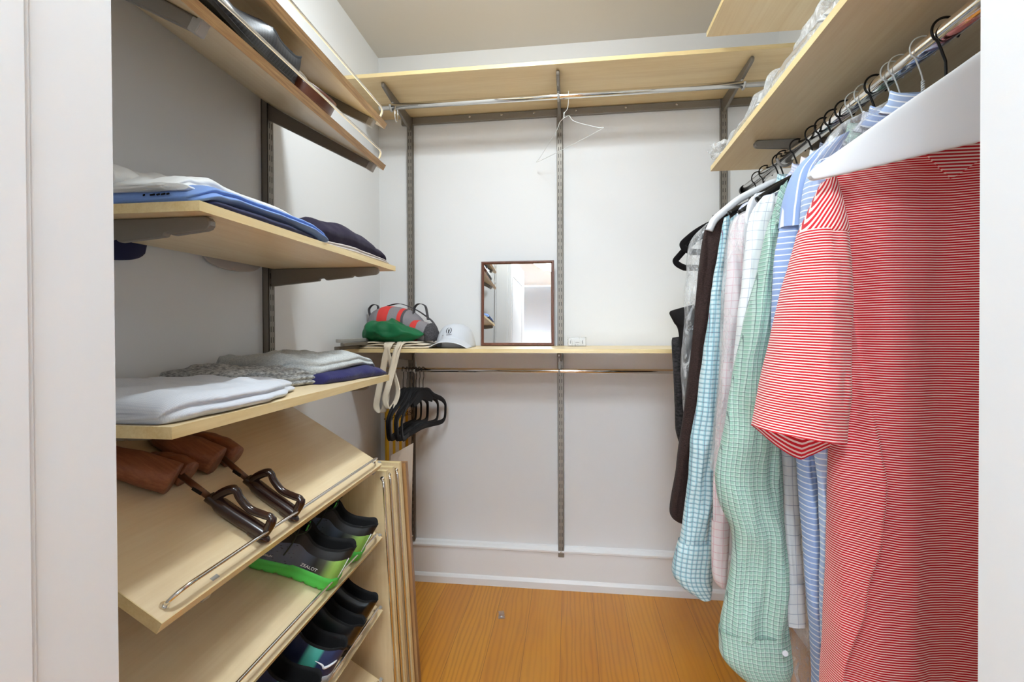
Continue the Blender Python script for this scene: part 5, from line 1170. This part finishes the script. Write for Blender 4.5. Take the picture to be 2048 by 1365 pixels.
mg = NT('mirror_glass'); mg.p.inputs['Metallic'].default_value = 1; mg.p.inputs['Roughness'].default_value = .004; mg.p.inputs['Base Color'].default_value = (.93, .94, .94, 1)
MB().box(.012, mw-.012, -.007, -.002, .012, mh-.012).build('mirror_glass', mg.m, mr)
# small wrapped packet right of the centre standard
pk0, pk1 = at(1137, 690.5, Y=2.06), at(1171, 690.5, Y=2.06)
pk = thing('small_packet', 'small white packet in clear wrap standing right of the centre standard', 'packet', ((pk0.x+pk1.x)/2, 2.075, ZM))
hw = (pk1.x-pk0.x)/2; MB().box(-hw, hw, -.012, .012, .002, .037).build('carton', M['white_plastic'], pk, bevel=.004)
fw = MB(); fw.grid(lambda u, v: Vector((math.cos(2*PI*u)*(hw+.004)*(1+.04*nz(u*9, v*7)), math.copysign(abs(math.sin(2*PI*u))**.6, math.sin(2*PI*u))*.015*(1+.1*nz(u*7, v*9, 3)), .001+.040*v+.001*nz(u*20, v*4))), 40, 10, closeu=True, caps=True); fw.build('wrap', M['film'], pk)
pm = MB()
for a, b, c_, d in ((-.030, .012, -.027, .026), (.022, .012, .025, .026), (-.006, .0165, .010, .0185), (-.010, .006, -.004, .0078), (.0, .006, .006, .0078)): pm.box(a, c_, -.0126, -.0121, b, d)
pm.build('printed_marks', plain('grey_print', (130, 130, 132), .6), pk)
# wire hanger on the high rod
RT = Vector((at(1137, 180, Y=1.93).x, 1.93, 2.139)); nk = at(1128, 236, Y=1.925); tr, tl = at(1198, 256, Y=1.76), at(1079, 317, Y=2.10)
wh = thing('wire_hanger', 'thin white wire hanger hanging alone from the high chrome rod', 'hanger', tuple(RT))
q = MB(); dv = (tr-tl).normalized(); dh = Vector((dv.x, dv.y, 0)).normalized()
tr2 = tr-Vector((0, 0, .010)); m1 = nk+(tr-nk)*.16+Vector((0, 0, .014)); m1b = nk+(tr-nk)*.32-Vector((0, 0, .002)); m2 = nk+(tl-nk)*.16+Vector((0, 0, .010)); m2b = nk+(tl-nk)*.3-Vector((0, 0, .002))
loop = [nk, m1, m1b, tr+(nk-tr)*.06, tr, tr2+(tl-tr)*.01, tl-Vector((0, 0, .012))+(tr-tl)*.01, tl, tl+(nk-tl)*.05, m2b, m2]
q.tube(cr([tuple(p) for p in loop]+[tuple(nk)], 70), .0011, 8)
hk = [tuple(nk), (nk.x+.002, nk.y, nk.z+.02), (RT.x-.004, RT.y+.004, RT.z-.050)]+[tuple(RT+Vector((0, math.cos(math.radians(a))*.0150, math.sin(math.radians(a))*.0150+.0005))) for a in range(-60, 205, 22)]
q.tube(cr(hk, 50), .0011, 8)
for ph in (0, PI): q.tube([nk+Vector((math.cos(i*.9+ph)*.0015, math.sin(i*.9+ph)*.0015, i*.0013)) for i in range(18)], .0009, 6)
child(q.build('wire', M['white_wire'], None), wh)
# black hangers on the thin rod: one built, the others copied
HX = at(806, 741, Y=1.9).x
def rod_hanger(loc, rz, label):
    t = thing('velvet_hanger', label, 'hanger', loc, rz, 'black hangers on the thin rod')
    hw, z0, dz, bar = .205, -.085, .098, .150
    V = lambda a, z: (0, a, z)
    p = [(0, z0), (hw*.22, z0-.006), (hw*.45, z0-dz*.34), (hw*.80, z0-dz*.60), (hw*.98, z0-dz*.86), (hw, z0-dz*1.15), (hw*.96, z0-bar), (hw*.80, z0-bar-.012), (hw*.4, z0-bar-.006), (0, z0-bar)]
    full = p+[(-a, z) for a, z in p[-2:0:-1]]
    MB().tube(cr([V(a, z) for a, z in full]+[V(*full[0])], 90)[:-1], .0110, 8, closed=True, flat=((1, 0, 0), .28)).build('frame', M['velvet'], t)
    w_ = MB(); w_.prism([V(a, z) for a, z in ((-.085, z0-.040), (-.045, z0-.012), (0, z0), (.045, z0-.012), (.085, z0-.040), (.075, z0-.060), (0, z0-.035), (-.075, z0-.060))], (-.0028, 0, 0), (.0028, 0, 0)); w_.build('shoulder_web', M['velvet'], t, bevel=.001)
    hk = [(0, z0), (0, -.045), (.008, -.030)]+[(math.cos(math.radians(a))*.0118, math.sin(math.radians(a))*.0118+.0008) for a in range(-55, 215, 22)]
    MB().tube(cr([V(a, z) for a, z in hk], 40), .0016, 8).build('hook', M['black_wire'], t); return t
hp = [(0, .06, 'foremost on the left of the bunch on the thin rod'), (.017, -.03, 'second from the left in the bunch on the thin rod'), (.030, .05, 'third from the left in the bunch on the thin rod'), (.043, .0, 'in the middle of the bunch on the thin rod'), (.056, -.06, 'third from the right in the bunch on the thin rod'), (.070, .10, 'second from the right in the bunch, loop turned out'), (.086, .20, 'rightmost of the bunch, its open loop showing against the wall')]
h0 = rod_hanger((HX, 1.9, 1.027), hp[0][1], 'black velvet hanger, '+hp[0][2])
for dx, rz, lb in hp[1:]: copy_thing(h0, (HX+dx, 1.9, 1.027), -rz, 'black velvet hanger, '+lb)
# striped gift bag and paper envelope behind the leaning boards
M['bag_stripe'] = fabric('yellow_white_stripe_paper', (206, 190, 168), [('u', .030, .42, .1, (222, 172, 34), 1)], rough=.55, weave=.05, sheen=0, kind='Object')
M['bag_yellow'] = plain('yellow_paper', (226, 178, 30), .5)
gb0 = at(774, 870, Y=2.06); gb1 = at(822, 870, Y=2.06); ztop = at(770, 818, Y=2.02).z
gb = thing('gift_bag', 'yellow and white striped tall paper bag standing behind the black hangers', 'bag', (gb0.x, 2.06, .0))
gx = gb1.x-gb0.x-.030
MB().box(0, gx, 0, .004, .001, ztop).build('front_panel', M['bag_stripe'], gb)
MB().box(-.004, 0, -.0, .09, .001, ztop).build('side_panel', M['bag_yellow'], gb)
MB().box(-.018, -.014, .02, .09, .001, ztop-.01).build('side_panel', M['bag_yellow'], gb)
MB().box(0, gx, .086, .09, .001, ztop).build('back_panel', M['bag_stripe'], gb)
tm = Matrix.Rotation(PI/2, 4, 'X'); tm.translation = Vector((.052, -.0008, .80)); tm = tm @ Matrix.Rotation(.30, 4, 'Z')
text_mesh('SELFRIDGES', .026, M['ink'], gb, tm)
ev = [at(*p, Y=1.72) for p in ((781, 912), (826, 887), (813, 962), (806, 1010), (770, 1010), (772, 952))]
o = MB().prism(ev, (0, 0, 0), (0, .006, 0)).build('paper_envelope', fabric('buff_paper', (214, 196, 178), [], rough=.7, weave=.1, sheen=0), bevel=.001)
# lengthen it to the floor
for v_ in o.data.vertices:
    if v_.co.z < .655: v_.co.z = .002
tag(o, 'buff paper envelope with pointed corner standing between the leaning boards and back wall', 'envelope')
# clear plastic clip on the floor
fp = at(1003, 1233, Z=0); fc = thing('plastic_clip', 'tiny clear plastic clip lying on the wood floor', 'clip', (fp.x, fp.y, 0), .15)
M['clearp'] = film('clear_hard_plastic', (200, 180, 170), .30, .3, 90)
MB().box(-.013, .013, -.020, -.001, .0005, .004).build('lower_half', M['clearp'], fc, bevel=.001)
k = MB().box(-.011, .013, .002, .022, .0005, .004).build('upper_half', M['clearp'], fc, bevel=.001); k.rotation_euler = (.25, 0, .12); k.location.z = .001
MB().lathe([(.004, .004), (.0035, .0055), (.001, .006)], (0, -.010, 0), 12).build('stud', M['white_plastic'], fc)
# ------------------------------------------------------------------ linens in clear bags on the right wall shelf
def zs_(y): return zr(y)+.0178
for i, (lab, y0, y1, x0, x1, h) in enumerate((('white folded linen in clear plastic, far end of the right wall shelf', 1.30, 1.60, .505, .80, .022), ('white folded linen in clear plastic, middle of the right wall shelf', .98, 1.285, .50, .82, .026), ('white folded linen in clear plastic, near end of the right wall shelf', .60, .965, .50, .82, .030))):
    t = thing('wrapped_linen', lab, 'linen', ((x0+x1)/2, (y0+y1)/2, zs_((y0+y1)/2)), 0, 'wrapped linens on the right wall shelf')
    child(fold_mesh(MB(), [(y0, x0, x1, 0, h*.8), ((y0+y1)/2, x0-.004, x1, 0, h), (y1, x0+.004, x1, 0, h*.8)], zs_, layers=3, seed=60+i, wr=.003, bulge=.004).build('folded_linen', F_['offwhite'], None), t)
    H_ = (.085, .10, .11)[i]
    def P(u, v, y0=y0, y1=y1, x0=x0, x1=x1, H_=H_, i=i):
        y = y0-.008+(y1-y0+.016)*v; a = PI*u*1.0; e = min(1, min(v, 1-v)/.12)**.5
        x = (x0+x1)/2-math.copysign(abs(math.cos(a))**.55, math.cos(a))*((x1-x0)/2+.012)
        hgt = H_*(.30+.45*e+.55*fbm(y*9+i*4, 2.2, i)*e+.25*nz(y*30, x*20, i)); z = zs_(y)+.001+max(.022, hgt)*math.sin(a)**.55*(e*.9+.1)
        return Vector((x+.006*nz(y*40, z*40), y, z+.004*nz(x*50, y*50)*math.sin(a)))
    child(MB().grid(P, 50, 80).build('plastic_bag', M['film2'], None), t)
y_ = zs_(1.63); t = thing('plastic_tuft', 'small crumpled tuft of clear plastic at the far end of the right wall shelf', 'plastic bag', (.50, 1.645, y_), 0)
m_ = MB(); lump(m_, (.50, 1.645, y_+.028), (.035, .034, .030), 4, .018, .5, 30, 50, 36, .85); child(m_.build('film', M['film2'], None), t)
